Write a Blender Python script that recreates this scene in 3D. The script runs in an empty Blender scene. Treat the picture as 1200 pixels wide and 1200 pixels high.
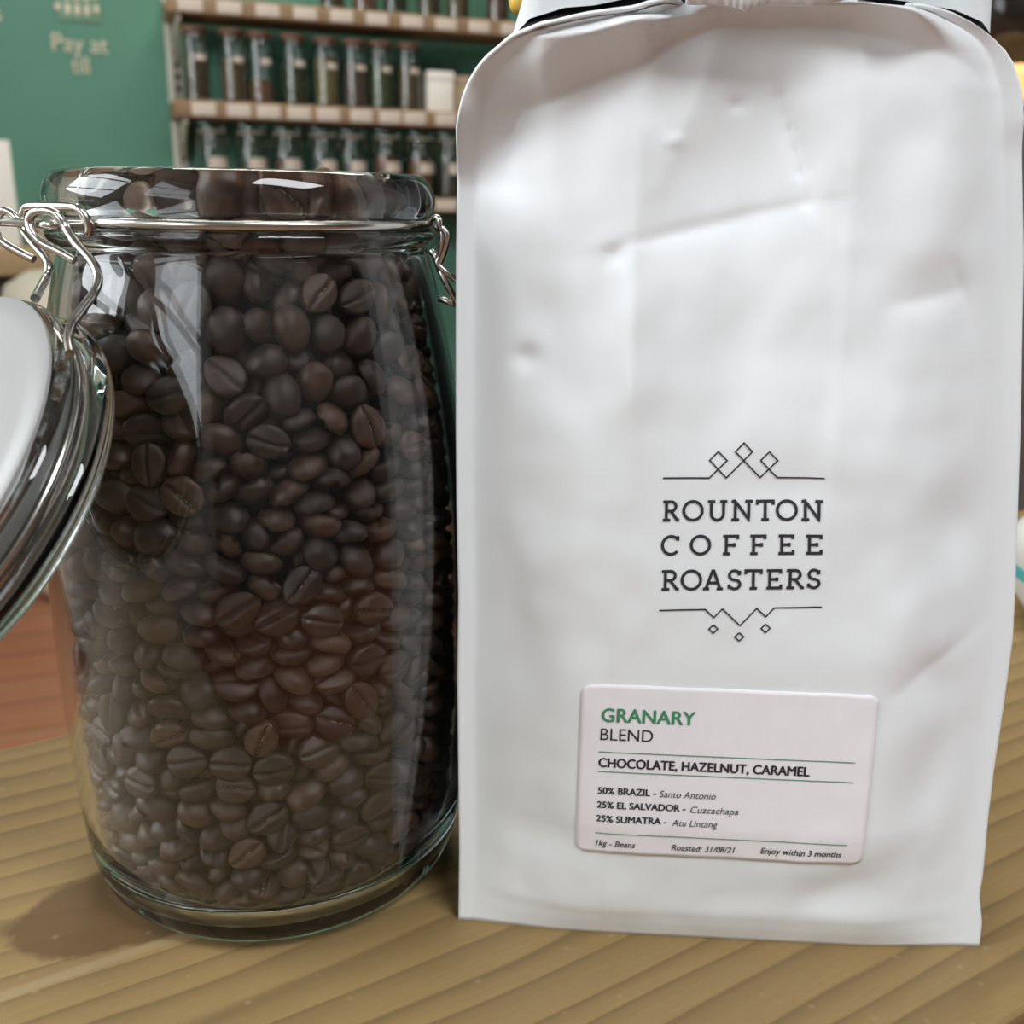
import bpy, bmesh, math, random
import numpy as np
from mathutils import Vector, Matrix, Quaternion, noise as mnoise
random.seed(11)
S = bpy.context.scene
COL = S.collection
R = math.radians
# ------------------------------------------------------------------ camera, light, exposure
cam_data = bpy.data.cameras.new('camera'); camera = bpy.data.objects.new('camera', cam_data); COL.objects.link(camera)
cam_data.sensor_width = 36.0; cam_data.lens = 36.0; cam_data.clip_start = 0.01; cam_data.clip_end = 50
camera.matrix_world = (Matrix.Translation((0, 0, .210)) @ Matrix.Rotation(R(90 - 16.9), 4, 'X') @ Matrix.Rotation(R(0.9), 4, 'Z'))
cam_data.dof.use_dof = True; cam_data.dof.focus_distance = 0.262; cam_data.dof.aperture_fstop = 17.0
S.camera = camera
S.view_settings.view_transform = 'Standard'; S.view_settings.look = 'None'
S.view_settings.gamma = 1.0; S.view_settings.use_curve_mapping = False
S.view_settings.exposure = -0.58
cy = S.cycles
cy.max_bounces = 16; cy.diffuse_bounces = 4; cy.glossy_bounces = 6; cy.transmission_bounces = 14; cy.transparent_max_bounces = 12
cy.caustics_refractive = True; cy.caustics_reflective = False; cy.blur_glossy = 0.3; cy.sample_clamp_indirect = 6.0
cy.use_denoising = True
world = bpy.data.worlds.new('world'); S.world = world; world.use_nodes = True
world.node_tree.nodes['Background'].inputs['Color'].default_value = (.75, .85, 1, 1)
world.node_tree.nodes['Background'].inputs['Strength'].default_value = 0.05
TH = R(21)
E1 = Vector((math.cos(TH), math.sin(TH), 0)); E2 = Vector((-math.sin(TH), math.cos(TH), 0)); UP = Vector((0, 0, 1))
def rm(a, b, z): return E1 * a + E2 * b + UP * z          # room coordinates: along the back wall, towards it, up
def area(name, loc, direction, sx, sy, power, col):
    d = bpy.data.lights.new(name, 'AREA'); d.shape = 'RECTANGLE'; d.size = sx; d.size_y = sy; d.energy = power; d.color = col
    o = bpy.data.objects.new(name, d); COL.objects.link(o); o.location = loc
    o.rotation_euler = Vector(direction).to_track_quat('-Z', 'Z').to_euler(); return o
area('window_daylight', rm(-1.86, -1.33, 1.20), E1, 1.5, 2.1, 62, (.90, .95, 1.0))
area('window_daylight', rm(-1.86, .85, 1.25), E1, 1.5, 1.7, 118, (.92, .96, 1.0))
area('added_ceiling_fill', rm(.9, -1.5, 2.44), -UP, 1.7, .9, 135, (.93, .97, 1.0))  # unseen fill light, added overhead to even out the bag front
area('added_ceiling_fill', rm(.6, 2.1, 2.44), -UP, 1.8, .5, 72, (1.0, .93, .80))  # unseen fill light, added to brighten the back wall and shelves
# ------------------------------------------------------------------ helpers
def link(o, parent=None):
    COL.objects.link(o)
    if parent is not None: o.parent = parent
    return o
def thing(name, label, cat, loc=(0, 0, 0), group=None):
    o = bpy.data.objects.new(name, None); o.empty_display_size = .02; COL.objects.link(o); o.location = loc
    bpy.context.view_layer.update()
    return tag(o, label, cat, group)
def tag(o, label, cat, group=None):
    o['label'] = label; o['category'] = cat
    if group: o['group'] = group
    return o
def finish(name, bm, mat, parent=None, smooth=True, angle=40, label=None):
    me = bpy.data.meshes.new(name); bmesh.ops.recalc_face_normals(bm, faces=bm.faces[:])
    if parent is not None: bm.transform(Matrix.Translation(-abs_loc(parent)))
    bm.to_mesh(me); bm.free()
    mats = mat if isinstance(mat, (list, tuple)) else [mat]
    for m in mats: me.materials.append(m)
    if smooth:
        me.polygons.foreach_set('use_smooth', [True] * len(me.polygons)); me.set_sharp_from_angle(angle=R(angle))
    o = bpy.data.objects.new(name, me); link(o, parent)
    if label: o['label'] = label
    return o
def abs_loc(p):
    v = Vector((0, 0, 0))
    while p is not None: v += p.location; p = p.parent
    return v
def struct(name, bm, mat, **k):
    o = finish(name, bm, mat, **k); o['kind'] = 'structure'; return o
def lathe(bm, prof, n, axis=(0, 0, 0), frame=None, mat=0):
    """prof: (radius, height) pairs; frame: (x, y, n) vectors"""
    X, Y, N = frame or (Vector((1, 0, 0)), Vector((0, 1, 0)), UP); C = Vector(axis); rings = []
    for r, h in prof:
        if r < 1e-6: rings.append([bm.verts.new(C + N * h)])
        else: rings.append([bm.verts.new(C + N * h + (X * math.cos(2 * math.pi * i / n) + Y * math.sin(2 * math.pi * i / n)) * r) for i in range(n)])
    for a, b in zip(rings, rings[1:]):
        for i in range(n):
            j = (i + 1) % n
            if len(a) == 1 and len(b) == 1: continue
            if len(a) == 1: f = bm.faces.new((a[0], b[i], b[j]))
            elif len(b) == 1: f = bm.faces.new((a[i], a[j], b[0]))
            else: f = bm.faces.new((a[i], a[j], b[j], b[i]))
            f.material_index = mat
def smooth_path(P, sub=6, closed=False):
    P = [Vector(p) for p in P]; out = []; n = len(P)
    for i in range(n if closed else n - 1):
        if closed: p0, p1, p2, p3 = P[(i - 1) % n], P[i], P[(i + 1) % n], P[(i + 2) % n]
        else: p0, p1, p2, p3 = P[max(i - 1, 0)], P[i], P[i + 1], P[min(i + 2, n - 1)]
        for k in range(sub):
            t = k / sub
            out.append(.5 * ((2 * p1) + (p2 - p0) * t + (2 * p0 - 5 * p1 + 4 * p2 - p3) * t * t + (3 * p1 - p0 - 3 * p2 + p3) * t ** 3))
    if not closed: out.append(P[-1])
    return out
def tube(bm, P, r, n=12, closed=False):
    P = [Vector(p) for p in P]; m = len(P); rings = []; up = None
    for i in range(m):
        a = P[(i - 1) % m] if (closed or i > 0) else P[i]; b = P[(i + 1) % m] if (closed or i < m - 1) else P[i]
        t = (b - a).normalized()
        if up is None:
            up = t.orthogonal().normalized()
        up = (up - t * up.dot(t)).normalized(); w = t.cross(up)
        rings.append([bm.verts.new(P[i] + (up * math.cos(2 * math.pi * k / n) + w * math.sin(2 * math.pi * k / n)) * r) for k in range(n)])
    for i in range(m if closed else m - 1):
        a, b = rings[i], rings[(i + 1) % m]
        off = 0
        if closed and i == m - 1: off = min(range(n), key=lambda o: (a[0].co - b[o].co).length)
        for k in range(n): bm.faces.new((a[k], a[(k + 1) % n], b[(k + 1 + off) % n], b[(k + off) % n]))
    if not closed:
        bm.faces.new(rings[0]); bm.faces.new(rings[-1])
def rbox(bm, lo, hi, fn=None, bev=0.0, mat=0):
    """box between two corners in coordinates mapped by fn (default world), edges bevelled"""
    b2 = bmesh.new(); bmesh.ops.create_cube(b2, size=1)
    lo, hi = Vector(lo), Vector(hi)
    for v in b2.verts: v.co = Vector([(lo[i] + hi[i]) / 2 + v.co[i] * (hi[i] - lo[i]) for i in range(3)])
    if bev > 0: bmesh.ops.bevel(b2, geom=b2.edges[:], offset=bev, segments=3, affect='EDGES', profile=.5)
    vm = {v: bm.verts.new(fn(*v.co) if fn else v.co) for v in b2.verts}
    for f in b2.faces:
        nf = bm.faces.new([vm[v] for v in f.verts]); nf.material_index = mat
    b2.free()
# ------------------------------------------------------------------ materials
def mat(name, col, rough=.5, metal=0.0, spec=.5, var=0.0, scale=40, bump=0.0, bscale=200, trans=0, coat=0):
    m = bpy.data.materials.new(name); m.use_nodes = True; nt = m.node_tree; b = nt.nodes['Principled BSDF']
    b.inputs['Base Color'].default_value = (*col, 1); b.inputs['Roughness'].default_value = rough; b.inputs['Metallic'].default_value = metal
    b.inputs['Specular IOR Level'].default_value = spec; b.inputs['Coat Weight'].default_value = coat
    co = nt.nodes.new('ShaderNodeTexCoord')
    if var > 0:
        n = nt.nodes.new('ShaderNodeTexNoise'); n.inputs['Scale'].default_value = scale; n.inputs['Detail'].default_value = 5
        nt.links.new(co.outputs['Object'], n.inputs['Vector'])
        r = nt.nodes.new('ShaderNodeValToRGB'); e = r.color_ramp.elements
        e[0].position = .3; e[1].position = .7
        e[0].color = (*[c * (1 - var) for c in col], 1); e[1].color = (*[min(1, c * (1 + var)) for c in col], 1)
        nt.links.new(n.outputs['Fac'], r.inputs['Fac']); nt.links.new(r.outputs['Color'], b.inputs['Base Color'])
    if bump > 0:
        n2 = nt.nodes.new('ShaderNodeTexNoise'); n2.inputs['Scale'].default_value = bscale; n2.inputs['Detail'].default_value = 4
        nt.links.new(co.outputs['Object'], n2.inputs['Vector'])
        bp = nt.nodes.new('ShaderNodeBump'); bp.inputs['Strength'].default_value = bump; bp.inputs['Distance'].default_value = .0006
        nt.links.new(n2.outputs['Fac'], bp.inputs['Height']); nt.links.new(bp.outputs['Normal'], b.inputs['Normal'])
    return m
def glass(name, col=(.97, 1, .985), density=0, absorb=(.55, .85, .78), rough=0.0, ior=1.5):
    m = bpy.data.materials.new(name); m.use_nodes = True; nt = m.node_tree; nt.nodes.clear()
    out = nt.nodes.new('ShaderNodeOutputMaterial'); g = nt.nodes.new('ShaderNodeBsdfGlass')
    g.inputs['Color'].default_value = (*col, 1); g.inputs['Roughness'].default_value = rough; g.inputs['IOR'].default_value = ior
    nt.links.new(g.outputs['BSDF'], out.inputs['Surface'])
    if density:
        v = nt.nodes.new('ShaderNodeVolumeAbsorption'); v.inputs['Color'].default_value = (*absorb, 1); v.inputs['Density'].default_value = density
        nt.links.new(v.outputs['Volume'], out.inputs['Volume'])
    return m
M = {}
M['jar_glass'] = glass('jar_glass', (.985, .995, .995), 4, (.50, .82, .84), ior=1.45)
M['lid_glass'] = glass('lid_glass', (.99, 1, 1), 3, (.50, .82, .84))
M['steel'] = mat('steel_wire', (.62, .60, .56), .22, 1.0, var=.12, scale=300)
M['bag'] = mat('matt_white_film', (.79, .806, .812), .42, var=.012, scale=60, bump=.03, bscale=1500)
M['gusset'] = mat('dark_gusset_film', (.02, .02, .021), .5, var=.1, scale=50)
M['ink'] = mat('black_ink', (.02, .021, .024), .6, var=.1, scale=200)
M['green_ink'] = mat('green_ink', (.05, .25, .12), .6, var=.05, scale=200)
M['sticker'] = mat('label_paper', (.84, .80, .82), .55, var=.012, scale=200)
M['seal_white'] = mat('frosted_white_plastic', (.33, .33, .32), .35, var=.02, scale=40)
M['wall_green'] = mat('green_paint', (.082, .225, .160), .6, var=.05, scale=3)
M['cream'] = mat('cream_paint', (.62, .56, .42), .6, var=.05, scale=30)
M['pale_green'] = mat('pale_green_paint', (.15, .29, .20), .6, var=.04, scale=30)
M['upright'] = mat('cream_metal', (.60, .60, .50), .45, var=.04, scale=30)
M['slot'] = mat('dark_slots', (.06, .05, .04), .6, var=.1, scale=30)
M['ceiling'] = mat('ceiling_paint', (.16, .155, .145), .8, var=.04, scale=3)
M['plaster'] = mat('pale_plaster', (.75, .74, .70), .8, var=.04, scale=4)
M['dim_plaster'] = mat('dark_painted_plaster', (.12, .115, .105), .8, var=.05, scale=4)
M['board'] = mat('shelf_board_wood', (.26, .165, .085), .55, var=.25, scale=14)
M['price'] = mat('price_card', (.56, .49, .42), .6, var=.04, scale=60)
M['shelf_glass'] = glass('thin_jar_glass', (.96, .98, .97))
M['cork'] = mat('copper_cork_lid', (.25, .12, .07), .5, var=.2, scale=60)
M['counter'] = mat('counter_wood', (.36, .25, .13), .5, var=.2, scale=12)
M['dark_panel'] = mat('dark_panel', (.045, .04, .034), .6, var=.2, scale=8)
M['card'] = mat('white_card', (.78, .76, .70), .6, var=.02, scale=50)
M['box'] = mat('kraft_box', (.42, .33, .22), .7, var=.1, scale=20)
M['bin'] = mat('cream_bin', (.50, .46, .37), .5, var=.06, scale=8)
M['grey_metal'] = mat('grey_cupboard', (.13, .125, .12), .6, var=.2, scale=18)
M['tub'] = mat('white_tub', (.70, .69, .66), .4, var=.02, scale=30)
M['teal'] = mat('teal_stripe', (.06, .42, .45), .4, var=.05, scale=30)
M['smoke'] = mat('smoked_glass', (.016, .013, .011), .08, spec=.6, var=.2, scale=12)
M['yellow'] = mat('yellow_plastic', (.80, .50, .08), .35, var=.06, scale=90)
M['frame'] = mat('white_window_frame', (.7, .7, .68), .5, var=.03, scale=20)
M['chrome'] = M['steel']
def wood_table():
    m = bpy.data.materials.new('table_pine'); m.use_nodes = True; nt = m.node_tree; N = nt.nodes; L = nt.links; b = N['Principled BSDF']
    co = N.new('ShaderNodeTexCoord')
    def nz(scale, vec, detail=4, rough=.55):
        n = N.new('ShaderNodeTexNoise'); n.inputs['Scale'].default_value = scale; n.inputs['Detail'].default_value = detail; n.inputs['Roughness'].default_value = rough
        L.new(vec, n.inputs['Vector']); return n.outputs['Fac']
    def mp(sx, sy, sz):
        n = N.new('ShaderNodeMapping'); n.inputs['Scale'].default_value = (sx, sy, sz); L.new(co.outputs['Object'], n.inputs['Vector']); return n.outputs['Vector']
    def ma(op, a, c, d=None):
        n = N.new('ShaderNodeMath'); n.operation = op
        for i, v in enumerate((a, c, d)):
            if v is None: continue
            if isinstance(v, (int, float)): n.inputs[i].default_value = v
            else: L.new(v, n.inputs[i])
        return n.outputs[0]
    def mix(f, a, c, blend='MIX'):
        n = N.new('ShaderNodeMix'); n.data_type = 'RGBA'; n.blend_type = blend
        for s, v in ((n.inputs[0], f), (n.inputs[6], a), (n.inputs[7], c)):
            if isinstance(v, tuple): s.default_value = (*v, 1)
            elif isinstance(v, (int, float)): s.default_value = v
            else: L.new(v, s)
        return n.outputs[2]
    sep = N.new('ShaderNodeSeparateXYZ'); L.new(co.outputs['Object'], sep.inputs[0]); x, y = sep.outputs['X'], sep.outputs['Y']
    lowx = nz(1.0, mp(2.6, 14, 1), 3); vary = nz(1.0, mp(.5, 42, 1), 2); wob = nz(1.0, mp(9, 60, 1), 4)
    # growth-ring coordinate, with one flame-shaped figure beside the jar
    kx = ma('MULTIPLY', ma('SUBTRACT', x, FLAME[0]), 1 / FLAME[2]); ky = ma('MULTIPLY', ma('SUBTRACT', y, FLAME[1]), 1 / FLAME[3])
    rr = ma('ADD', ma('MULTIPLY', kx, kx), ma('MULTIPLY', ky, ky)); bumpf = ma('POWER', 2.718, ma('MULTIPLY', rr, -1.0))
    w = ma('ADD', y, ma('MULTIPLY', ma('SUBTRACT', lowx, .5), .030)); w = ma('ADD', w, ma('MULTIPLY', ma('SUBTRACT', wob, .5), .0022))
    w = ma('ADD', w, ma('MULTIPLY', bumpf, .011)); w = ma('ADD', w, ma('MULTIPLY', vary, .016))
    ph = ma('FRACT', ma('MULTIPLY', w, 1 / .0115), 0)
    rmp = N.new('ShaderNodeValToRGB'); e = rmp.color_ramp.elements
    e[0].position = 0; e[0].color = (.36, .240, .095, 1); e[1].position = 1; e[1].color = (.36, .240, .095, 1)
    for p, c in ((.06, (.42, .285, .115)), (.45, (.36, .240, .095)), (.78, (.25, .163, .068)), (.93, (.145, .090, .037)), (.97, (.18, .115, .048))):
        q = e.new(p); q.color = (*c, 1)
    L.new(ph, rmp.inputs['Fac'])
    fib = nz(1.0, mp(55, 800, 1), 6, .75); blot = nz(1.0, mp(6, 12, 1), 4)
    calm = nz(1.0, mp(5, 60, 1), 3); c0 = mix(ma('MULTIPLY', calm, .6), rmp.outputs['Color'], (.33, .218, .085)); c1 = mix(ma('MULTIPLY', fib, .75), c0, (.20, .130, .055)); c2 = mix(ma('MULTIPLY', blot, .55), c1, mix(.5, c1, (.24, .18, .10)))
    # flame core
    core = N.new('ShaderNodeMapRange'); core.inputs['From Min'].default_value = .66; core.inputs['From Max'].default_value = .56
    wob2 = ma('ADD', rr, ma('MULTIPLY', ma('SUBTRACT', nz(90, co.outputs['Object'], 4), .5), .35)); L.new(wob2, core.inputs['Value'])
    c3 = mix(ma('MULTIPLY', core.outputs['Result'], .93), c2, mix(ma('MULTIPLY', fib, .6), (.150, .088, .036), (.085, .048, .020)))
    # specks and scratches
    sp = N.new('ShaderNodeTexVoronoi'); sp.inputs['Scale'].default_value = 120; L.new(co.outputs['Object'], sp.inputs['Vector'])
    spk = N.new('ShaderNodeMapRange'); spk.inputs['From Min'].default_value = .15; spk.inputs['From Max'].default_value = .04; L.new(sp.outputs['Distance'], spk.inputs['Value'])
    c4 = mix(ma('MULTIPLY', spk.outputs['Result'], .35), c3, (.42, .33, .20))
    # split along the grain
    lin = ma('ABSOLUTE', ma('SUBTRACT', ma('ADD', y, ma('MULTIPLY', ma('SUBTRACT', wob, .5), .004)), SPLIT), 0)
    cr = N.new('ShaderNodeMapRange'); cr.inputs['From Min'].default_value = .0022; cr.inputs['From Max'].default_value = .0012; L.new(lin, cr.inputs['Value'])
    lim = N.new('ShaderNodeMapRange'); lim.inputs['From Min'].default_value = SPLITX; lim.inputs['From Max'].default_value = SPLITX - .03; L.new(x, lim.inputs['Value'])
    c5 = mix(ma('MULTIPLY', ma('MULTIPLY', cr.outputs['Result'], lim.outputs['Result']), .55), c4, (.36, .28, .17))
    L.new(mix(1.0, c5, (.92, .90, .86), 'MULTIPLY'), b.inputs['Base Color']); b.inputs['Roughness'].default_value = .55; b.inputs['Specular IOR Level'].default_value = .35
    bp = N.new('ShaderNodeBump'); bp.inputs['Strength'].default_value = .35; bp.inputs['Distance'].default_value = .0006
    L.new(ma('ADD', ma('MULTIPLY', ph, -.8), ma('MULTIPLY', fib, .35)), bp.inputs['Height']); L.new(bp.outputs['Normal'], b.inputs['Normal'])
    return m
def floor_wood():
    m = bpy.data.materials.new('red_floorboards'); m.use_nodes = True; nt = m.node_tree; N = nt.nodes; L = nt.links; b = N['Principled BSDF']
    co = N.new('ShaderNodeTexCoord'); mpn = N.new('ShaderNodeMapping'); mpn.inputs['Rotation'].default_value = (0, 0, -TH); L.new(co.outputs['Object'], mpn.inputs['Vector'])
    br = N.new('ShaderNodeTexBrick'); br.inputs['Scale'].default_value = 1; br.inputs['Brick Width'].default_value = 2.2; br.inputs['Row Height'].default_value = .12
    br.inputs['Mortar Size'].default_value = .003; br.inputs['Color1'].default_value = (.40, .17, .09, 1); br.inputs['Color2'].default_value = (.34, .14, .07, 1); br.inputs['Mortar'].default_value = (.15, .06, .03, 1)
    L.new(mpn.outputs['Vector'], br.inputs['Vector'])
    m2 = N.new('ShaderNodeMapping'); m2.inputs['Scale'].default_value = (2, 40, 1); L.new(mpn.outputs['Vector'], m2.inputs['Vector'])
    n = N.new('ShaderNodeTexNoise'); n.inputs['Scale'].default_value = 1; n.inputs['Detail'].default_value = 5; L.new(m2.outputs['Vector'], n.inputs['Vector'])
    mx = N.new('ShaderNodeMix'); mx.data_type = 'RGBA'; mx.blend_type = 'MULTIPLY'; mx.inputs[0].default_value = .5
    L.new(br.outputs['Color'], mx.inputs[6]); L.new(n.outputs['Color'], mx.inputs[7]); L.new(mx.outputs[2], b.inputs['Base Color']); b.inputs['Roughness'].default_value = .45
    return m
def bean_mat():
    m = bpy.data.materials.new('roasted_bean'); m.use_nodes = True; nt = m.node_tree; N = nt.nodes; L = nt.links; b = N['Principled BSDF']
    oi = N.new('ShaderNodeObjectInfo'); ge = N.new('ShaderNodeNewGeometry'); co = N.new('ShaderNodeTexCoord')
    ad = N.new('ShaderNodeMath'); ad.operation = 'ADD'; L.new(oi.outputs['Random'], ad.inputs[0]); L.new(ge.outputs['Random Per Island'], ad.inputs[1])
    fr = N.new('ShaderNodeMath'); fr.operation = 'FRACT'; L.new(ad.outputs[0], fr.inputs[0])
    r = N.new('ShaderNodeValToRGB'); e = r.color_ramp.elements
    e[0].color = (.040, .022, .016, 1); e[1].color = (.105, .052, .030, 1); q = e.new(.6); q.color = (.062, .033, .022, 1); L.new(fr.outputs[0], r.inputs['Fac'])
    n = N.new('ShaderNodeTexNoise'); n.inputs['Scale'].default_value = 420; n.inputs['Detail'].default_value = 5; L.new(co.outputs['Object'], n.inputs['Vector'])
    mx = N.new('ShaderNodeMix'); mx.data_type = 'RGBA'; mx.blend_type = 'MULTIPLY'; mx.inputs[0].default_value = .55
    cr = N.new('ShaderNodeValToRGB'); cr.color_ramp.elements[0].position = .3; cr.color_ramp.elements[0].color = (.45, .45, .45, 1); cr.color_ramp.elements[1].position = .65
    L.new(n.outputs['Fac'], cr.inputs['Fac']); L.new(r.outputs['Color'], mx.inputs[6]); L.new(cr.outputs['Color'], mx.inputs[7]); L.new(mx.outputs[2], b.inputs['Base Color'])
    at = N.new('ShaderNodeAttribute'); at.attribute_name = 'cleft'
    n3 = N.new('ShaderNodeTexNoise'); n3.inputs['Scale'].default_value = 700; n3.inputs['Detail'].default_value = 2; L.new(co.outputs['Object'], n3.inputs['Vector'])
    def ramp(v, lo, hi):
        k = N.new('ShaderNodeMapRange'); k.inputs['From Min'].default_value = lo; k.inputs['From Max'].default_value = hi; L.new(v, k.inputs['Value']); return k.outputs['Result']
    def mixc(f, a, c):
        k = N.new('ShaderNodeMix'); k.data_type = 'RGBA'; L.new(f, k.inputs[0]); L.new(a, k.inputs[6])
        k.inputs[7].default_value = (*c, 1); return k.outputs[2]
    def mul(a, c):
        k = N.new('ShaderNodeMath'); k.operation = 'MULTIPLY'
        for i, v in enumerate((a, c)):
            if isinstance(v, (int, float)): k.inputs[i].default_value = v
            else: L.new(v, k.inputs[i])
        return k.outputs[0]
    c1 = mixc(ramp(at.outputs['Fac'], .30, .60), mx.outputs[2], (.022, .012, .008))
    pale = ramp(oi.outputs['Random'], .45, .75)
    c2 = mixc(mul(mul(ramp(at.outputs['Fac'], .62, .85), ramp(n3.outputs['Fac'], .36, .5)), pale), c1, (.52, .34, .19)); L.new(c2, b.inputs['Base Color'])
    b.inputs['Roughness'].default_value = .48; b.inputs['Specular IOR Level'].default_value = .45
    bp = N.new('ShaderNodeBump'); bp.inputs['Strength'].default_value = .25; bp.inputs['Distance'].default_value = .0003; L.new(n.outputs['Fac'], bp.inputs['Height']); L.new(bp.outputs['Normal'], b.inputs['Normal'])
    return m
# ------------------------------------------------------------------ the room
X0, X1, Y0, Y1, Z0, Z1 = -1.76, 4.5, -2.6, 3.22, -.75, 2.5
bm = bmesh.new(); rbox(bm, (X0 - .1, Y0 - .1, Z0 - .1), (X1 + .1, Y1 + .1, Z0), rm); struct('floor', bm, floor_wood())
bm = bmesh.new(); rbox(bm, (X0 - .1, Y0 - .1, Z1), (X1 + .1, Y1 + .1, Z1 + .1), rm); struct('ceiling', bm, M['ceiling'])
bm = bmesh.new(); rbox(bm, (X0 - .1, Y1, Z0), (X1 + .1, Y1 + .1, Z1), rm); wall_back = struct('wall_back', bm, M['wall_green'])
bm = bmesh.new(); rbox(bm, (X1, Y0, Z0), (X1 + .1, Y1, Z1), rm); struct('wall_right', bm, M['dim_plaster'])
def wall_with_holes(name, mp, a0, a1, holes, z0, z1):
    bm = bmesh.new(); cut = [a0] + [v for h in holes for v in h] + [a1]
    for k in range(0, len(cut), 2): rbox(bm, (cut[k], 0, Z0), (cut[k + 1], .1, Z1), mp)
    for h0, h1 in holes: rbox(bm, (h0, 0, Z0), (h1, .1, z0), mp); rbox(bm, (h0, 0, z1), (h1, .1, Z1), mp)
    struct(name, bm, M['plaster'])
def window(name, mp, h0, h1, z0, z1, nv, nh):
    bm = bmesh.new(); t = .03
    for k in range(nv + 1):
        a = h0 + (h1 - h0) * k / nv; rbox(bm, (a - t, .02, z0), (a + t, .07, z1), mp)
    for k in range(nh + 1):
        a = z0 + (z1 - z0) * k / nh; rbox(bm, (h0, .025, a - t), (h1, .065, a + t), mp)
    struct(name, bm, M['frame'])
lw = lambda a, d, z: rm(X0 - d, a, z)
wall_with_holes('wall_left', lw, Y0, Y1, ((-2.1, -.56), (.08, 1.62)), .15, 2.3)
window('window_1', lw, -2.1, -.56, .15, 2.3, 1, 3); window('window_2', lw, 0.08, 1.62, .15, 2.3, 1, 3)
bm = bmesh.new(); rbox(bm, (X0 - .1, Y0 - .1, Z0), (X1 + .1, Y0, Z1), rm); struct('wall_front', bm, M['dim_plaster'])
# lettering painted on the green wall
def text_mesh(name, body, width, cap, shear=0, bold=0, align='LEFT'):
    c = bpy.data.curves.new(name, 'FONT'); c.body = body; c.size = 1; c.shear = shear; c.offset = bold; c.align_x = align; c.resolution_u = 4
    o = bpy.data.objects.new(name, c); COL.objects.link(o); bpy.context.view_layer.update()
    me = bpy.data.meshes.new_from_object(o.evaluated_get(bpy.context.evaluated_depsgraph_get())); bpy.data.objects.remove(o); bpy.data.curves.remove(c)
    n = len(me.vertices); co = np.empty(n * 3); me.vertices.foreach_get('co', co); co = co.reshape(-1, 3)
    x0, x1 = co[:, 0].min(), co[:, 0].max()
    kx = width / (x1 - x0); ky = cap / .695 if cap else kx
    if align == 'CENTER': x0 = 0
    V = [((p[0] - x0) * kx, p[1] * ky) for p in co]; F = [tuple(p.vertices) for p in me.polygons]; bpy.data.meshes.remove(me)
    return V, F
def put_text(name, body, width, cap, fn, m, parent, **k):
    heavy = k.pop('heavy', 0); V, F = text_mesh(name, body, width - heavy, cap, **k); bm = bmesh.new()
    for dx, dy in (((0, 0), (heavy, 0), (heavy / 2, heavy * .35), (heavy / 2, -heavy * .35)) if heavy else ((0, 0),)):
        vs = [bm.verts.new(fn(x + dx, y + dy)) for x, y in V]
        for f in F:
            try: bm.faces.new([vs[i] for i in f])
            except ValueError: pass
    me = bpy.data.meshes.new(name)
    if parent is not None: bm.transform(Matrix.Translation(-abs_loc(parent)))
    bm.to_mesh(me); bm.free(); me.materials.append(m)
    o = bpy.data.objects.new(name, me); link(o, parent); return o
def on_wall(a, z): return lambda x, y: rm(a + x, Y1 - .003, z + y)
put_text('lettering', 'Pay at', .138, .044, on_wall(-.098, .576), M['cream'], wall_back)
put_text('lettering', 'till', .044, .044, on_wall(-.056, .522), M['cream'], wall_back)
put_text('lettering', 's', .030, .036, on_wall(-.244, .640), M['cream'], wall_back)
bm = bmesh.new(); rbox(bm, (-.078, Y1 - .003, .652), (.030, Y1, .79), rm, .0012); finish('till_symbol_panel', bm, M['pale_green'], wall_back)
bm = bmesh.new()
for k in range(5):
    for j in range(3): rbox(bm, (-.082 + .024 * k, Y1 - .006, .666 + .034 * j + (.008 if k in (0, 4) else 0)), (-.069 + .024 * k, Y1 - .0025, .692 + .034 * j), rm, .0014)
finish('till_symbol_keys', bm, M['cream'], wall_back)
# ------------------------------------------------------------------ shelves on the back wall
bm = bmesh.new(); rbox(bm, (.189, Y1 - .022, -.4), (.206, Y1, 1.1), rm, .002); up = finish('shelf_upright', bm, M['upright'])
tag(up, 'cream metal upright rail at the left end of the wall shelves', 'shelf rail')
bm = bmesh.new(); rbox(bm, (.206, Y1 - .014, -.4), (.226, Y1, 1.1), rm, .001); finish('slotted_strip', bm, M['price'], up)
bm = bmesh.new()
for k in range(46): rbox(bm, (.210, Y1 - .016, -.35 + k * .031), (.221, Y1 - .010, -.334 + k * .031), rm)
finish('slots', bm, M['slot'], up)
def shelf(z0, z1, label, prices, w=.062):
    bm = bmesh.new(); rbox(bm, (.187, 3.0, z0), (2.6, Y1 - .024, z1), rm, .003); o = finish('wall_shelf', bm, M['board'])
    tag(o, label, 'shelf', 'wall shelves behind the jar')
    for a in prices:
        bm = bmesh.new(); rbox(bm, (a - w / 2, 2.997, z0 + .004), (a + w / 2, 3.001, z1 - .006), rm, .0006); finish('price_label', bm, M['price'], o)
    bm = bmesh.new()
    b = [rm(.212, Y1 - .02, z0 - .10), rm(.212, Y1 - .02, z0), rm(.212, 3.02, z0), rm(.212, 3.02, z0 - .015), rm(.212, Y1 - .06, z0 - .07)]
    v = [bm.verts.new(p) for p in b] + [bm.verts.new(p + E1 * .008) for p in b]
    bm.faces.new(v[:5]); bm.faces.new(v[5:])
    for i in range(5): bm.faces.new((v[i], v[(i + 1) % 5], v[(i + 1) % 5 + 5], v[i + 5]))
    finish('bracket', bm, M['upright'], o, smooth=False); return o
shelf(.660, .700, 'upper wooden wall shelf with price labels, cut by the top of the photo', [.245 + .098 * k for k in range(11)])
shelf(.409, .452, 'middle wooden wall shelf with price labels carrying tall cork-lidded jars', [.262, .352, .43, .512, .592, .684, .766, .838, .93, 1.02])
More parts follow.
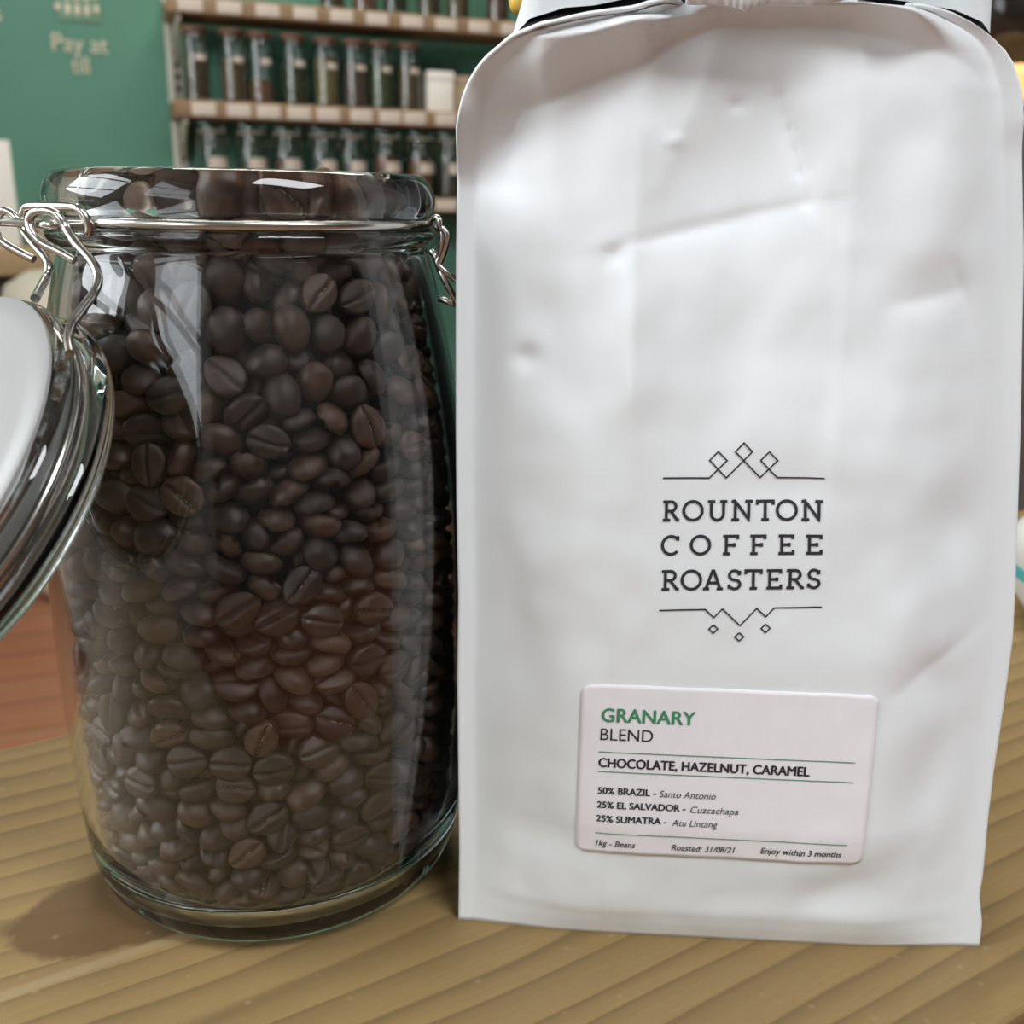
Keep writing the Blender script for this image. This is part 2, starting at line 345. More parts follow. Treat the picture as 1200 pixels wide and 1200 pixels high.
shelf(.175, .215, 'lower wooden wall shelf carrying the clip-top storage jars, seen beside the bag', [.30, .40, .50, .60, .70, .80, .93, 1.02])
def content_mat(i, col): return mat('jar_contents_%d' % i, col, .8, var=.35, scale=90, spec=.2)
def tall_jar(a, z, h, r, fill, cm, label, group, lab=True):
    o = thing('storage_jar', label, 'jar', rm(a, 3.065, z), group); ax = rm(a, 3.065, z)
    bm = bmesh.new(); t = .003
    lathe(bm, [(0, 0), (r - .004, 0), (r, .004), (r, h - .03), (r - .003, h - .012), (r - .004, h - .010), (r - .007, h - .010), (r - t, h - .03), (r - t, .008), (0, .008)], 40, ax); finish('glass_body', bm, M['shelf_glass'], o)
    bm = bmesh.new(); lathe(bm, [(0, h - .016), (r - .008, h - .016), (r - .008, h - .0085), (r - .001, h - .0085), (r, h - .004), (r - .002, h), (0, h)], 32, ax); finish('lid', bm, M['cork'], o)
    bm = bmesh.new(); lathe(bm, [(0, .0085), (r - .0036, .0085), (r - .0036, fill * h), (r * .5, fill * h + .006), (0, fill * h + .003)], 32, ax); finish('contents', bm, cm, o)
    if lab:
        bm = bmesh.new(); n = 10; rr = r + .0006; vs = []
        for k in range(n + 1):
            an = -math.pi / 2 + TH + R(-8 + 48 * k / n)
            vs.append([bm.verts.new(ax + Vector((math.cos(an) * q, math.sin(an) * q, zz))) for q, zz in ((rr, h * .55), (rr, h * .63), (rr + .0004, h * .63), (rr + .0004, h * .55))])
        for A, B in zip(vs, vs[1:]):
            for j in range(4): bm.faces.new((A[j], A[(j + 1) % 4], B[(j + 1) % 4], B[j]))
        bm.faces.new(vs[0]); bm.faces.new(vs[-1]); finish('paper_label', bm, M['price'], o)
    return o
browns = [(.085, .055, .028), (.12, .075, .035), (.16, .085, .05), (.045, .05, .022), (.20, .16, .07), (.10, .06, .045), (.07, .085, .03), (.11, .075, .04)]
TJ = [(.254, .182, .62, 0, 'tall cork-lidded jar at the left end of the middle shelf, mostly dark brown contents'),
      (.352, .182, .60, 1, 'second tall cork-lidded jar from the shelf upright, filled with mid brown contents'),
      (.424, .180, .32, 2, 'tall cork-lidded jar on the middle shelf only a third full'),
      (.515, .180, .60, 3, 'tall cork-lidded jar with dark green contents standing fourth on the middle shelf'),
      (.603, .178, .70, 4, 'tall cork-lidded jar with pale yellowish contents on the middle shelf'),
      (.684, .178, .66, 5, 'tall cork-lidded jar with purplish brown contents, third from the cream boxes'),
      (.758, .178, .66, 6, 'tall cork-lidded jar with leafy green contents on the middle shelf'),
      (.839, .178, .66, 7, 'tall cork-lidded jar of brown contents standing next to the cream boxes')]
for a, h, f, i, lb in TJ: tall_jar(a, .4525, h, .036, f, content_mat(i, browns[i]), lb, 'tall jars on the middle shelf')
UP_L = ['leftmost jar base visible on the upper shelf', 'second jar base from the left on the upper shelf, reddish contents', 'third jar base from the left on the upper shelf, dark contents',
        'fourth jar base from the left on the upper shelf', 'fifth jar base from the left on the upper shelf', 'jar base on the upper shelf nearest the white bag, beside the yellow clip']
for k, a in enumerate((.625, .716, .802, .90, .985, 1.107)):
    tall_jar(a, .7005, .18, .036, .7, content_mat(10 + k, [(.10, .07, .035), (.22, .10, .07), (.05, .05, .03), (.10, .075, .04), (.12, .08, .04), (.14, .075, .055)][k]), UP_L[k], 'jars on the upper shelf', False)
def clip_jar(a, fill, cm, label):
    h, r = .185, .041; ax = rm(a, 3.07, .2155); o = thing('clip_top_storage_jar', label, 'jar', ax, 'clip-top jars on the lower shelf'); t = .003
    bm = bmesh.new()
    lathe(bm, [(0, 0), (r - .004, 0), (r, .005), (r, h * .62), (r - .003, h * .72), (r - .009, h * .80), (r - .009, h * .83), (r - .006, h * .84), (r - .006, h * .87), (r - .010, h * .87), (r - .012, h * .80), (r - .006, h * .70), (r - t, h * .62), (r - t, .008), (0, .008)], 40, ax); finish('glass_body', bm, M['shelf_glass'], o)
    bm = bmesh.new(); lathe(bm, [(0, h * .875), (r - .006, h * .875), (r - .004, h * .90), (r - .005, h * .96), (r - .010, h), (0, h)], 40, ax); finish('glass_lid', bm, M['lid_glass'], o)
    bm = bmesh.new(); lathe(bm, [(r - .008, h * .868), (r - .003, h * .868), (r - .003, h * .885), (r - .008, h * .885)], 32, ax); finish('reflection_ring', bm, M['cream'], o)  # cream ring added to lighten the lid, imitating pale reflections in its glass
    bm = bmesh.new(); tube(bm, [ax + Vector((math.cos(i * math.pi / 16), math.sin(i * math.pi / 16), 0)) * (r - .0055) + UP * h * .872 for i in range(32)], .0018, 6, True)
    for s in (-1, 1):
        f = ax + E1 * s * (r - .004) - E2 * .008 + UP * h * .87
        tube(bm, [f, f - E2 * .012 - UP * .014, f + E1 * s * .002 - E2 * .004 - UP * .034], .0014, 6)
    finish('wire_clip', bm, M['steel'], o)
    bm = bmesh.new(); lathe(bm, [(0, .0085), (r - .0036, .0085), (r - .0036, fill * h), (0, fill * h + .004)], 32, ax); finish('contents', bm, cm, o)
    bm = bmesh.new(); n = 10; vs = []
    for k in range(n + 1):
        an = -math.pi / 2 + TH + R(-18 + 75 * k / n)
        vs.append([bm.verts.new(ax + Vector((math.cos(an) * q, math.sin(an) * q, zz))) for q, zz in ((r + .0006, h * .36), (r + .0006, h * .52), (r + .001, h * .52), (r + .001, h * .36))])
    for A, B in zip(vs, vs[1:]):
        for j in range(4): bm.faces.new((A[j], A[(j + 1) % 4], B[(j + 1) % 4], B[j]))
    bm.faces.new(vs[0]); bm.faces.new(vs[-1]); finish('paper_label', bm, M['price'], o)
CJ = [(.283, .30, (.02, .018, .016), 'clip-top jar nearest the shelf upright, nearly black contents below a broad label'), (.388, .42, (.09, .05, .035), 'second clip-top jar from the shelf upright, brown contents'),
      (.486, .50, (.13, .07, .045), 'clip-top jar third from the upright with a round bright glint and reddish contents'), (.586, .34, (.035, .045, .03), 'fourth clip-top jar from the upright, mostly empty glass'),
      (.670, .36, (.035, .05, .035), 'fifth clip-top jar from the upright, dull green contents'), (.772, .60, (.17, .075, .04), 'sixth clip-top jar from the upright, orange brown contents'),
      (.872, .58, (.18, .08, .04), 'seventh clip-top jar from the upright, rust brown contents'), (.962, .50, (.06, .05, .04), 'clip-top jar half hidden by the left edge of the white bag')]
for k, (a, f, c, lb) in enumerate(CJ): clip_jar(a, f, content_mat(20 + k, c), lb)
for (a0, a1, d0, z1, lb) in ((.887, .962, 3.03, .56, 'cream cardboard box beside the last tall jar'), (.968, 1.09, 3.05, .553, 'tan cardboard box half hidden behind the white bag shoulder')):
    bm = bmesh.new(); rbox(bm, (a0, d0, .4525), (a1, 3.17, z1), rm, .002); o = finish('cardboard_box', bm, M['card'] if d0 < 3.04 else M['box']); tag(o, lb + ' on the middle shelf', 'box', 'boxes on the middle shelf')
    bm = bmesh.new(); rbox(bm, (a0 - .001, d0 - .002, z1 - .022), (a1 + .001, 3.172, z1 + .001), rm, .001); finish('box_lid', bm, M['card'] if d0 < 3.04 else M['box'], o)
# ------------------------------------------------------------------ counter with things on it, bin, cupboard
co = thing('shop_counter', 'narrow wooden counter along the green wall, seen at left above the open jar lid', 'counter', rm(-.4, 3.05, -.75))
bm = bmesh.new(); rbox(bm, (-1.5, 2.92, .008), (.16, 3.19, .079), rm, .006); finish('worktop', bm, M['counter'], co)
bm = bmesh.new(); rbox(bm, (-1.45, 2.97, -.75), (.12, 3.19, .008), rm, .003); finish('cabinet', bm, M['dark_panel'], co)
bm = bmesh.new(); rbox(bm, (-.33, 2.97, .0792), (-.214, 2.976, .335), rm, .001); tag(finish('menu_card', bm, M['card']), 'white card standing on the counter at the left edge of the photo', 'card')
bm = bmesh.new(); rbox(bm, (-.205, 3.02, .0792), (-.055, 3.12, .146), rm, .004); o = tag(finish('carton', bm, M['box']), 'small tan carton on the counter behind the jar hinge', 'box')
bm = bmesh.new(); rbox(bm, (-.160, 3.018, .0832), (-.105, 3.0205, .130), rm, .0005); finish('carton_label', bm, M['price'], o)
bc = rm(-.07, 2.70, Z0); bn = thing('storage_bin', 'tall cream round-edged bin standing on the red floorboards behind the jar', 'bin', bc)
bm = bmesh.new(); lathe(bm, [(0, 0), (.155, 0), (.18, .012), (.19, .04), (.19, .70), (.17, .755), (.12, .785), (0, .79)], 48, bc); finish('body', bm, M['bin'], bn)
bm = bmesh.new(); lathe(bm, [(.1895, .035), (.194, .042), (.194, .055), (.1895, .062)], 48, bc); finish('foot_ring', bm, M['cream'], bn)
cu = thing('storage_cupboard', 'dark grey cupboard standing behind the right edge of the white bag', 'cupboard', rm(1.45, 1.35, Z0))
bm = bmesh.new(); rbox(bm, (1.16, 1.16, Z0), (1.9, 1.6, .337), rm, .006); finish('carcass', bm, M['grey_metal'], cu)
for k in range(2):
    bm = bmesh.new(); rbox(bm, (1.17 + .365 * k, 1.145, Z0 + .05), (1.525 + .365 * k, 1.16, .32), rm, .003); d = finish('door', bm, M['grey_metal'], cu)
    bm = bmesh.new(); tube(bm, [rm(1.50 + .06 * k, 1.144, -.3), rm(1.50 + .06 * k, 1.125, -.3), rm(1.50 + .06 * k, 1.125, -.16), rm(1.50 + .06 * k, 1.144, -.16)], .004, 8); finish('handle', bm, M['steel'], d)
lp = thing('table_lamp', 'small glowing amber lamp on the grey cupboard at the right edge', 'lamp', rm(1.235, 1.22, .3375)); p0 = rm(1.235, 1.22, .3375)
am = mat('amber_shade', (.8, .45, .15), .5); pb = am.node_tree.nodes['Principled BSDF']; pb.inputs['Emission Color'].default_value = (1, .60, .24, 1); pb.inputs['Emission Strength'].default_value = 1.0
bm = bmesh.new(); lathe(bm, [(0, 0), (.055, 0), (.058, .004), (.05, .010), (0, .012)], 40, p0); finish('lamp_base', bm, M['dark_panel'], lp)
bm = bmesh.new(); lathe(bm, [(.045, .011), (.062, .018), (.064, .052), (.055, .064), (0, .066)], 40, p0); finish('lamp_shade', bm, am, lp)
pd = thing('pendant_light', 'dark smoked glass pendant globe hanging beyond the top right of the bag', 'lamp', rm(1.262, 1.30, .485)); g0 = rm(1.262, 1.30, .485)
bm = bmesh.new(); lathe(bm, [(.02, -.082), (.05, -.072), (.078, -.035), (.085, 0), (.078, .035), (.05, .068), (.018, .084)], 48, g0); finish('globe', bm, M['smoke'], pd)
bm = bmesh.new(); lathe(bm, [(0, .075), (.022, .075), (.024, .10), (.014, .125), (0, .127)], 32, g0); finish('socket', bm, M['steel'], pd)
bm = bmesh.new(); tube(bm, [g0 + UP * .125, rm(1.262, 1.30, Z1)], .003, 8); finish('cord', bm, M['ink'], pd)
# ------------------------------------------------------------------ the table
TT = R(32); T1 = Vector((math.cos(TT), math.sin(TT), 0)); T2 = Vector((-math.sin(TT), math.cos(TT), 0))
FLAME = (.066, .2895, .074, .030); SPLIT = .2664; SPLITX = .066
tb = thing('wooden_table', 'narrow rough pine bar table with strong diagonal grain under jar and bag', 'table', (0, 0, Z0)); tb.rotation_euler = (0, 0, TT)
bpy.context.view_layer.update()
def tbox(name, lo, hi, m, bev):
    bm = bmesh.new(); rbox(bm, lo, hi, None, bev); me = bpy.data.meshes.new(name); bm.to_mesh(me); bm.free(); me.materials.append(m)
    o = bpy.data.objects.new(name, me); link(o, tb); o.location = (0, 0, -Z0); return o
tbox('tabletop', (-.75, .119, -.042), (1.15, .4115, 0), wood_table(), .003)
for x in (-.65, 1.05):
    for y in (.16, .37): tbox('leg', (x - .035, y - .035, Z0), (x + .035, y + .035, -.0425), M['board'], .003)
# tub on the table at the far right
tu = thing('plastic_tub', 'white tub with a teal stripe on the table behind the bag', 'tub', (.316, .505, 0)); c = (.316, .505, 0)
bm = bmesh.new(); lathe(bm, [(0, 0), (.030, 0), (.040, .004), (.047, .014), (.051, .034), (.052, .040), (.049, .048), (.042, .053), (0, .055)], 48, c); finish('body', bm, M['tub'], tu)
bm = bmesh.new(); lathe(bm, [(.0500, .025), (.0512, .025), (.0522, .031), (.0510, .031)], 48, c); finish('teal_stripe', bm, M['teal'], tu)
# ------------------------------------------------------------------ the coffee bag
BL = Vector((-.0144, .2625, .0)); SD = Vector((.1553, -.0084, 0)).normalized(); NF = Vector((SD.y, -SD.x, 0))
OL = [(-0.0, 0.0), (-0.0, 21.9), (-0.6, 49.1), (-1.2, 75.5), (-1.2, 101.0), (-2.0, 125.8), (-2.5, 149.7), (-2.8, 173.0), (-3.0, 195.5), (-2.8, 217.4), (-1.8, 227.5), (-0.5, 231.9), (0.4, 234.8), (1.7, 237.7), (3.9, 240.9), (6.1, 243.1), (8.2, 244.5), (10.8, 246.2), (11.8, 247.2), (17.6, 248.8), (24.9, 250.6), (32.0, 252.3), (40.3, 253.5), (43.1, 254.4), (48.4, 256.3)]
OR = [(155.5, -0.0), (155.4, 8.3), (153.8, 16.4), (154.1, 23.3), (153.7, 40.7), (153.8, 56.4), (154.4, 74.4), (154.8, 94.5), (153.9, 109.2), (152.2, 130.7), (150.4, 153.9), (148.3, 176.4), (146.3, 198.2), (141.9, 231.7), (140.6, 238.8), (137.8, 245.1), (135.3, 248.2), (131.9, 250.7), (126.5, 253.2), (118.4, 255.5), (108.1, 256.6), (94.6, 257.8)]
olz = [p[1] for p in OL]; ols = [p[0] for p in OL]; orz = [p[1] for p in OR]; ors = [p[0] for p in OR]
ZT = min(OL[-1][1], OR[-1][1]); HS, HH = ([-5, 20, 45, 62, 85, 108, 124, 134, 150], [12, 28, 22, 9, 9, 14, 7, 2, 1.5])
def back(z): return .11 * z
def sm(t): t = min(1, max(0, t)); return t * t * (3 - 2 * t)
def gauss(s, z, cs, cz, rs, rz, rot=0):
    a, b = s - cs, z - cz
    if rot: q = R(rot); a, b = a * math.cos(q) + b * math.sin(q), -a * math.sin(q) + b * math.cos(q)
    return math.exp(-(a / rs) ** 2 - (b / rz) ** 2)
def crease(s, z, p, q, w, depth, side=0):
    """pinched fold along p-q: sharp on the line, fading over w"""
    ax, az = q[0] - p[0], q[1] - p[1]; L2 = ax * ax + az * az; t = ((s - p[0]) * ax + (z - p[1]) * az) / L2
    tt = min(1, max(0, t)); dx, dz = s - p[0] - ax * tt, z - p[1] - az * tt; d = math.hypot(dx, dz)
    sg = (s - p[0]) * az - (z - p[1]) * ax
    ww = w if (side == 0 or sg * side > 0) else w * .35
    return depth * math.exp(-d / ww) * (1 - .7 * max(0, abs(2 * t - 1) - .4))
def dents(s, z):
    v = 0
    # slack dented facet under the top, its sharp right and lower edges
    v -= 2.6 * gauss(s, z, 68, 216, 17, 15, -20)
    v -= crease(s, z, (79, 236), (88, 211), 5.5, 2.0, -1); v -= crease(s, z, (88, 211), (42, 200), 7.0, 1.3, -1); v += crease(s, z, (64, 252), (50, 214), 6, 1.2)
    v += 1.5 * gauss(s, z, 43, 226, 12, 14); v += 1.4 * gauss(s, z, 96, 228, 9, 18)
    v -= .9 * gauss(s, z, 39, 197, 2.4, 2.6); v -= .7 * gauss(s, z, 68.5, 234, 2.2, 1.6); v += .6 * gauss(s, z, 53, 225, 2, 1.4)
    v -= 2.2 * gauss(s, z, 24, 176, 10, 22, 12); v -= 2.0 * gauss(s, z, 71, 172, 9, 20); v += 1.6 * gauss(s, z, 46, 172, 7, 26)
    v -= 1.0 * gauss(s, z, 17, 170, 4, 3); v += crease(s, z, (44, 198), (44, 160), 3, .5)
    v -= 1.4 * gauss(s, z, 118, 190, 12, 12, 30); v -= crease(s, z, (126, 196), (134, 181), 4, 1.2); v -= crease(s, z, (110, 186), (131, 190), 4, .8)
    v -= 2.2 * gauss(s, z, 134, 128, 9, 12); v -= 2.2 * gauss(s, z, 136, 60, 10, 16, -25); v -= 1.6 * gauss(s, z, 131, 84, 9, 8, -30); v -= crease(s, z, (120, 82), (146, 100), 6, 1.2)
    v -= .6 * gauss(s, z, 20, 128, 12, 14); v -= .6 * gauss(s, z, 17, 88, 10, 18); v -= 1.3 * gauss(s, z, 25, 34, 13, 10, 20); v -= 1.4 * gauss(s, z, 112, 22, 20, 8, 15)
    v += 1.0 * gauss(s, z, 104, 150, 16, 16); v -= 1.0 * gauss(s, z, 84, 138, 12, 5)
    # machine folds running the height of the panel
    for c0 in (44.8, 98.0): v += .35 * math.exp(-abs(s - c0) / 1.1)
    q = Vector((s / 22, z / 26, 3.1)); v += .75 * mnoise.noise(q) + .35 * mnoise.noise(q * 2.3)
    return v
LIP = [p for p in OL if p[1] > 205] + [p for p in reversed(OR) if p[1] > 205]
LA = np.array(LIP[:-1]); LB = np.array(LIP[1:]); LD = LB - LA; LL = (LD ** 2).sum(1)
def lip_h(s): return float(np.interp(s, HS, HH))
def lip_w(s): return float(np.interp(s, [-5, 20, 45, 62, 85, 110, 130, 150], [11.5, 15.5, 11.5, 5, 5, 8.5, 10, 9]))
def curl(s, z):
    if z < 205: return 0
    q = np.array((s, z)); t = np.clip(((q - LA) * LD).sum(1) / LL, 0, 1); d = float(np.sqrt((((LA + LD * t[:, None]) - q) ** 2).sum(1).min()))
    w = lip_w(s); k = sm((z - 212) / 22)
    return lip_h(s) * k * max(0, 1 - d / w) ** 1.25
def edges(z): return float(np.interp(z, olz, ols)), float(np.interp(z, orz, ors))
def bulge(s, z):
    sl, sr = edges(z); d = min(s - sl, sr - s) - 5.0
    top = min(1, max(0, (ZT + 1 - z) / 55))
    A = np.interp(z, [0, 10, 40, 90, 150, 200, 225, 250, 264], [2.5, 7, 11.5, 13, 13.2, 12.2, 10.5, 9.5, 9])
    wd = 5 + 30 * min(1, (ZT - z) / 120 + .25)
    t = min(1, max(0, d / wd)); f = math.sin(t * math.pi / 2) ** 1.15
    lab = 1 - .85 * sm(1.35 - math.hypot((s - 75) / 52, (z - 57) / 34)) if 20 < z < 92 else 1
    lab2 = 1 - .6 * gauss(s, z, 76, 123, 26, 30)
    fold = -.5 * math.exp(-abs(z - 9) / 1.6) if 3 < z < 20 else 0
    return A * f + curl(s, z) + 1.25 * dents(s, z) * min(1, max(0, d / 14)) * min(1, z / 16) * min(1, max(0, (ZT - z) / 12)) * lab * lab2 + fold * min(1, max(0, d / 10))
def bagp(s, z, off=0.0, depth=0.0):
    return BL + SD * (s * .001) + UP * (z * .001) + NF * ((off - back(z) - depth) * .001)
def front(s, z): return bagp(s, z, bulge(s, z))
def on_bag(s, z, off):
    e = .8; p = front(s, z); n = (front(s + e, z) - front(s - e, z)).cross(front(s, z + e) - front(s, z - e)).normalized()
    if n.dot(NF) < 0: n = -n
    return p + n * (off * .001)
bag = thing('coffee_bag', 'large matt white foil coffee bag with printed logo and paper label standing on the table', 'coffee bag', BL + SD * .077)
def grid(bm, rows):
    for a, b in zip(rows, rows[1:]):
        for i in range(len(a) - 1): bm.faces.new((a[i], a[i + 1], b[i + 1], b[i]))
bm = bmesh.new(); rows = []; NU, NV = 120, 190
for j in range(NV + 1):
    z = ZT * (1 - (1 - j / NV) ** 1.18) if j < NV else ZT
    sl, sr = edges(z); rows.append([])
    for i in range(NU + 1):
        u = i / NU; u = .5 - .5 * math.cos(math.pi * u) if False else u + .06 * math.sin(2 * math.pi * u) * -1
        rows[-1].append(bm.verts.new(front(sl + (sr - sl) * u, z)))
grid(bm, rows)
fp = finish('front_panel', bm, M['bag'], bag, angle=180)
md = fp.modifiers.new('thickness', 'SOLIDIFY'); md.thickness = .0009; md.offset = 1.0 if fp.data.polygons[0].normal.dot(NF) < 0 else -1.0
# outline curve of the front seam: up the left side, over the top, down the right
left = [(s, z) for s, z in OL]; right = [(s, z) for s, z in OR]
def depth(z): return float(np.interp(z, [0, 20, 180, 230, 265], [52, 58, 56, 46, 26]))
def side_strip(name, pts, sign):
    bm = bmesh.new(); rows = []
    for s, z in pts:
        D = depth(z); k = 1 if z < 225 else max(.1, 1 - (z - 225) / 22); s0 = s + sign * .7
        rows.append([bm.verts.new(bagp(s0, z - .3, curl(s0, z) - 1.0))] + [bm.verts.new(bagp(s + sign * a * k, z + (h if z > 235 else 0), -1.5, D * f)) for a, f, h in ((5, .10, 0), (18, .35, 1), (23, .5, 2), (18, .65, 3), (9, .85, 4), (3.0, 1, 5))])
    grid(bm, rows); return finish(name, bm, M['gusset'], bag, angle=180, label='dark side gusset of the white bag')
dense = lambda P: [(float(np.interp(t, range(len(P)), [p[0] for p in P])), float(np.interp(t, range(len(P)), [p[1] for p in P]))) for t in np.linspace(0, len(P) - 1, 90)]
side_strip('side_gusset', dense(left), 1); side_strip('side_gusset', dense(right), -1)
# neck: the upper bag behind the front seam, gathered and rolled at the top (out of frame)
NLc = [(9.2, 253.6), (14.4, 258.5), (24.1, 261.2), (32.2, 261.7), (44.0, 264.0)]
NRc = [(117.3, 263.0), (129.6, 261.2), (137.5, 258.4), (141.0, 255.4)]
bot = NLc + [(60, NLc[-1][1] + 1.2), (90, NLc[-1][1] + 2)] + NRc; bot = [(float(np.interp(t, range(len(bot)), [p[0] for p in bot])), float(np.interp(t, range(len(bot)), [p[1] for p in bot]))) for t in np.linspace(0, len(bot) - 1, 61)]
bm = bmesh.new(); fr, bk = [], []
for j in range(15):
    v = j / 14; fr.append([]); bk.append([])
    for i, (s, z) in enumerate(bot):
        u = i / 60; st = 18 + 120 * u; zt = 296
        vv = v ** .8; ss = s + (st - s) * (1 - (1 - v) ** 1.6) ; zz = z + (zt - z) * v
        th = 9 * math.sin(math.pi * u) ** .5 * (1 - v * .8)
        fr[-1].append(bm.verts.new(bagp(ss, zz, th * .6 + 1.0 * math.sin(u * 21) * v, 25 - 6 * v))); bk[-1].append(bm.verts.new(bagp(ss, zz, -th * .6 - .8, 25 - 6 * v)))
grid(bm, fr); grid(bm, bk)
for j in range(14):
    bm.faces.new((fr[j][0], fr[j + 1][0], bk[j + 1][0], bk[j][0])); bm.faces.new((fr[j][-1], fr[j + 1][-1], bk[j + 1][-1], bk[j][-1]))
finish('neck', bm, M['bag'], bag, angle=60)
# dark gusset film between the front seam and the neck
bm = bmesh.new(); rows = [[], [], []]
top = [(s, z) for s, z in OL if z > 240] + [(s, z) for s, z in reversed(OR) if z > 240]
top = [(float(np.interp(t, range(len(top)), [p[0] for p in top])), float(np.interp(t, range(len(top)), [p[1] for p in top]))) for t in np.linspace(0, len(top) - 1, 61)]
for i in range(61):
    s0, z0 = top[i]; s1, z1 = bot[i]
    rows[0].append(bm.verts.new(bagp(s0, z0 - .6, lip_h(s0) * sm((z0 - 212) / 22) - .8))); rows[1].append(bm.verts.new(bagp((s0 + s1) / 2, (z0 + z1) / 2 - 1.2, -1, 13))); rows[2].append(bm.verts.new(bagp(s1, z1 + 1.0, 0, 25.5)))
grid(bm, rows); finish('top_gusset', bm, M['gusset'], bag, angle=180, label='dark film between front seam and neck')
# rear panel and base
bm = bmesh.new(); rows = []
for j in range(41):
    z = 262 * j / 40; sl, sr = edges(z); D = depth(z)
    rows.append([bm.verts.new(bagp(sl + (sr - sl) * i / 30 , z, -9 * math.sin(math.pi * i / 30) * math.sin(math.pi * min(1, z / 262 + .12)), D)) for i in range(31)])
grid(bm, rows); o = finish('rear_panel', bm, M['bag'], bag, angle=180); o.modifiers.new('thickness', 'SOLIDIFY').thickness = .0006
bm = bmesh.new(); rows = [[bm.verts.new(bagp(3 + 149 * i / 20, .25, 0, 2.5 + 49 * j / 8)) for i in range(21)] for j in range(9)]
grid(bm, rows); finish('base_panel', bm, M['bag'], bag, angle=180)
# crimped end of the rolled top, falling forward over the front seam
bm = bmesh.new(); rows = []
fl = [(53.0, 254.7), (57.3, 254.7), (62.3, 254.6), (64.7, 254.1), (66.9, 253.5), (69.3, 254.1), (71.6, 254.8), (78.1, 254.7), (83.0, 254.5), (88.8, 255.7), (92.1, 256.4), (94.5, 257.0)]
for t in np.linspace(0, len(fl) - 1, 67):
    s = float(np.interp(t, range(len(fl)), [p[0] for p in fl])); z = float(np.interp(t, range(len(fl)), [p[1] for p in fl])); rp = .12 * math.sin(t * 9)
    rows.append([bm.verts.new(p) for p in (bagp(s, z, 23 + rp), bagp(s, z + 4, 23.2 + rp), bagp(s, z + 9, 23.5 + rp), bagp(s, z + 15, 24), bagp(s + .1 * (80 - s), z + 24, 24), bagp(s + .1 * (80 - s), z + 32, 19), bagp(s + .1 * (80 - s), z + 38, 5))])
grid(bm, rows); o = finish('folded_flap', bm, M['bag'], bag, angle=180); o.modifiers.new('thickness', 'SOLIDIFY').thickness = .0007
bm = bmesh.new()
tube(bm, smooth_path([bagp(16, 294, -14), bagp(40, 298, -6), bagp(78, 299, -2), bagp(116, 298, -6), bagp(140, 294, -14)], 5), .008, 14); finish('rolled_top', bm, M['bag'], bag)
# ---- printed logo: monoline slab letters on the film
LC = ((54.08, 140.51), (96.13, 141.77), (98.16, 106.71), (54.90, 104.62))      # (s, z) of the art's four corners
def logo_pt(x, y, off):
    u, v = x / 190, y / 155; a, b, c, d = LC
    s = (1 - u) * (1 - v) * a[0] + u * (1 - v) * b[0] + u * v * c[0] + (1 - u) * v * d[0]; z = (1 - u) * (1 - v) * a[1] + u * (1 - v) * b[1] + u * v * c[1] + (1 - u) * v * d[1]
    return on_bag(s, z, off)
def stroke(bm, P, w, closed=False, off=.22):
    n = len(P); L = []; Rr = []
    for i in range(n):
        p = P[i]; a = P[(i - 1) % n] if (closed or i) else None; b = P[(i + 1) % n] if (closed or i < n - 1) else None
        def nrm(q, r): dx, dy = r[0] - q[0], r[1] - q[1]; l = math.hypot(dx, dy) or 1; return (-dy / l, dx / l)
        n1 = nrm(a, p) if a else nrm(p, b); n2 = nrm(p, b) if b else n1
        mx, my = n1[0] + n2[0], n1[1] + n2[1]; l = math.hypot(mx, my) or 1; mx, my = mx / l, my / l; k = 1 / max(.5, mx * n1[0] + my * n1[1])
        L.append(bm.verts.new(logo_pt(p[0] + mx * w / 2 * k, p[1] + my * w / 2 * k, off))); Rr.append(bm.verts.new(logo_pt(p[0] - mx * w / 2 * k, p[1] - my * w / 2 * k, off)))
    for i in range(n if closed else n - 1):
        j = (i + 1) % n; bm.faces.new((L[i], L[j], Rr[j], Rr[i]))
def subdiv(P, step=6):
    out = []
    for a, b in zip(P, P[1:]):
        m = max(1, int(math.hypot(b[0] - a[0], b[1] - a[1]) / step))
        out += [(a[0] + (b[0] - a[0]) * k / m, a[1] + (b[1] - a[1]) * k / m) for k in range(m)]
    return out + [P[-1]]
def arc(cx, cy, rx, ry, a0, a1, n=20): return [(cx + rx * math.cos(R(a0 + (a1 - a0) * k / n)), cy + ry * math.sin(R(a0 + (a1 - a0) * k / n))) for k in range(n + 1)]
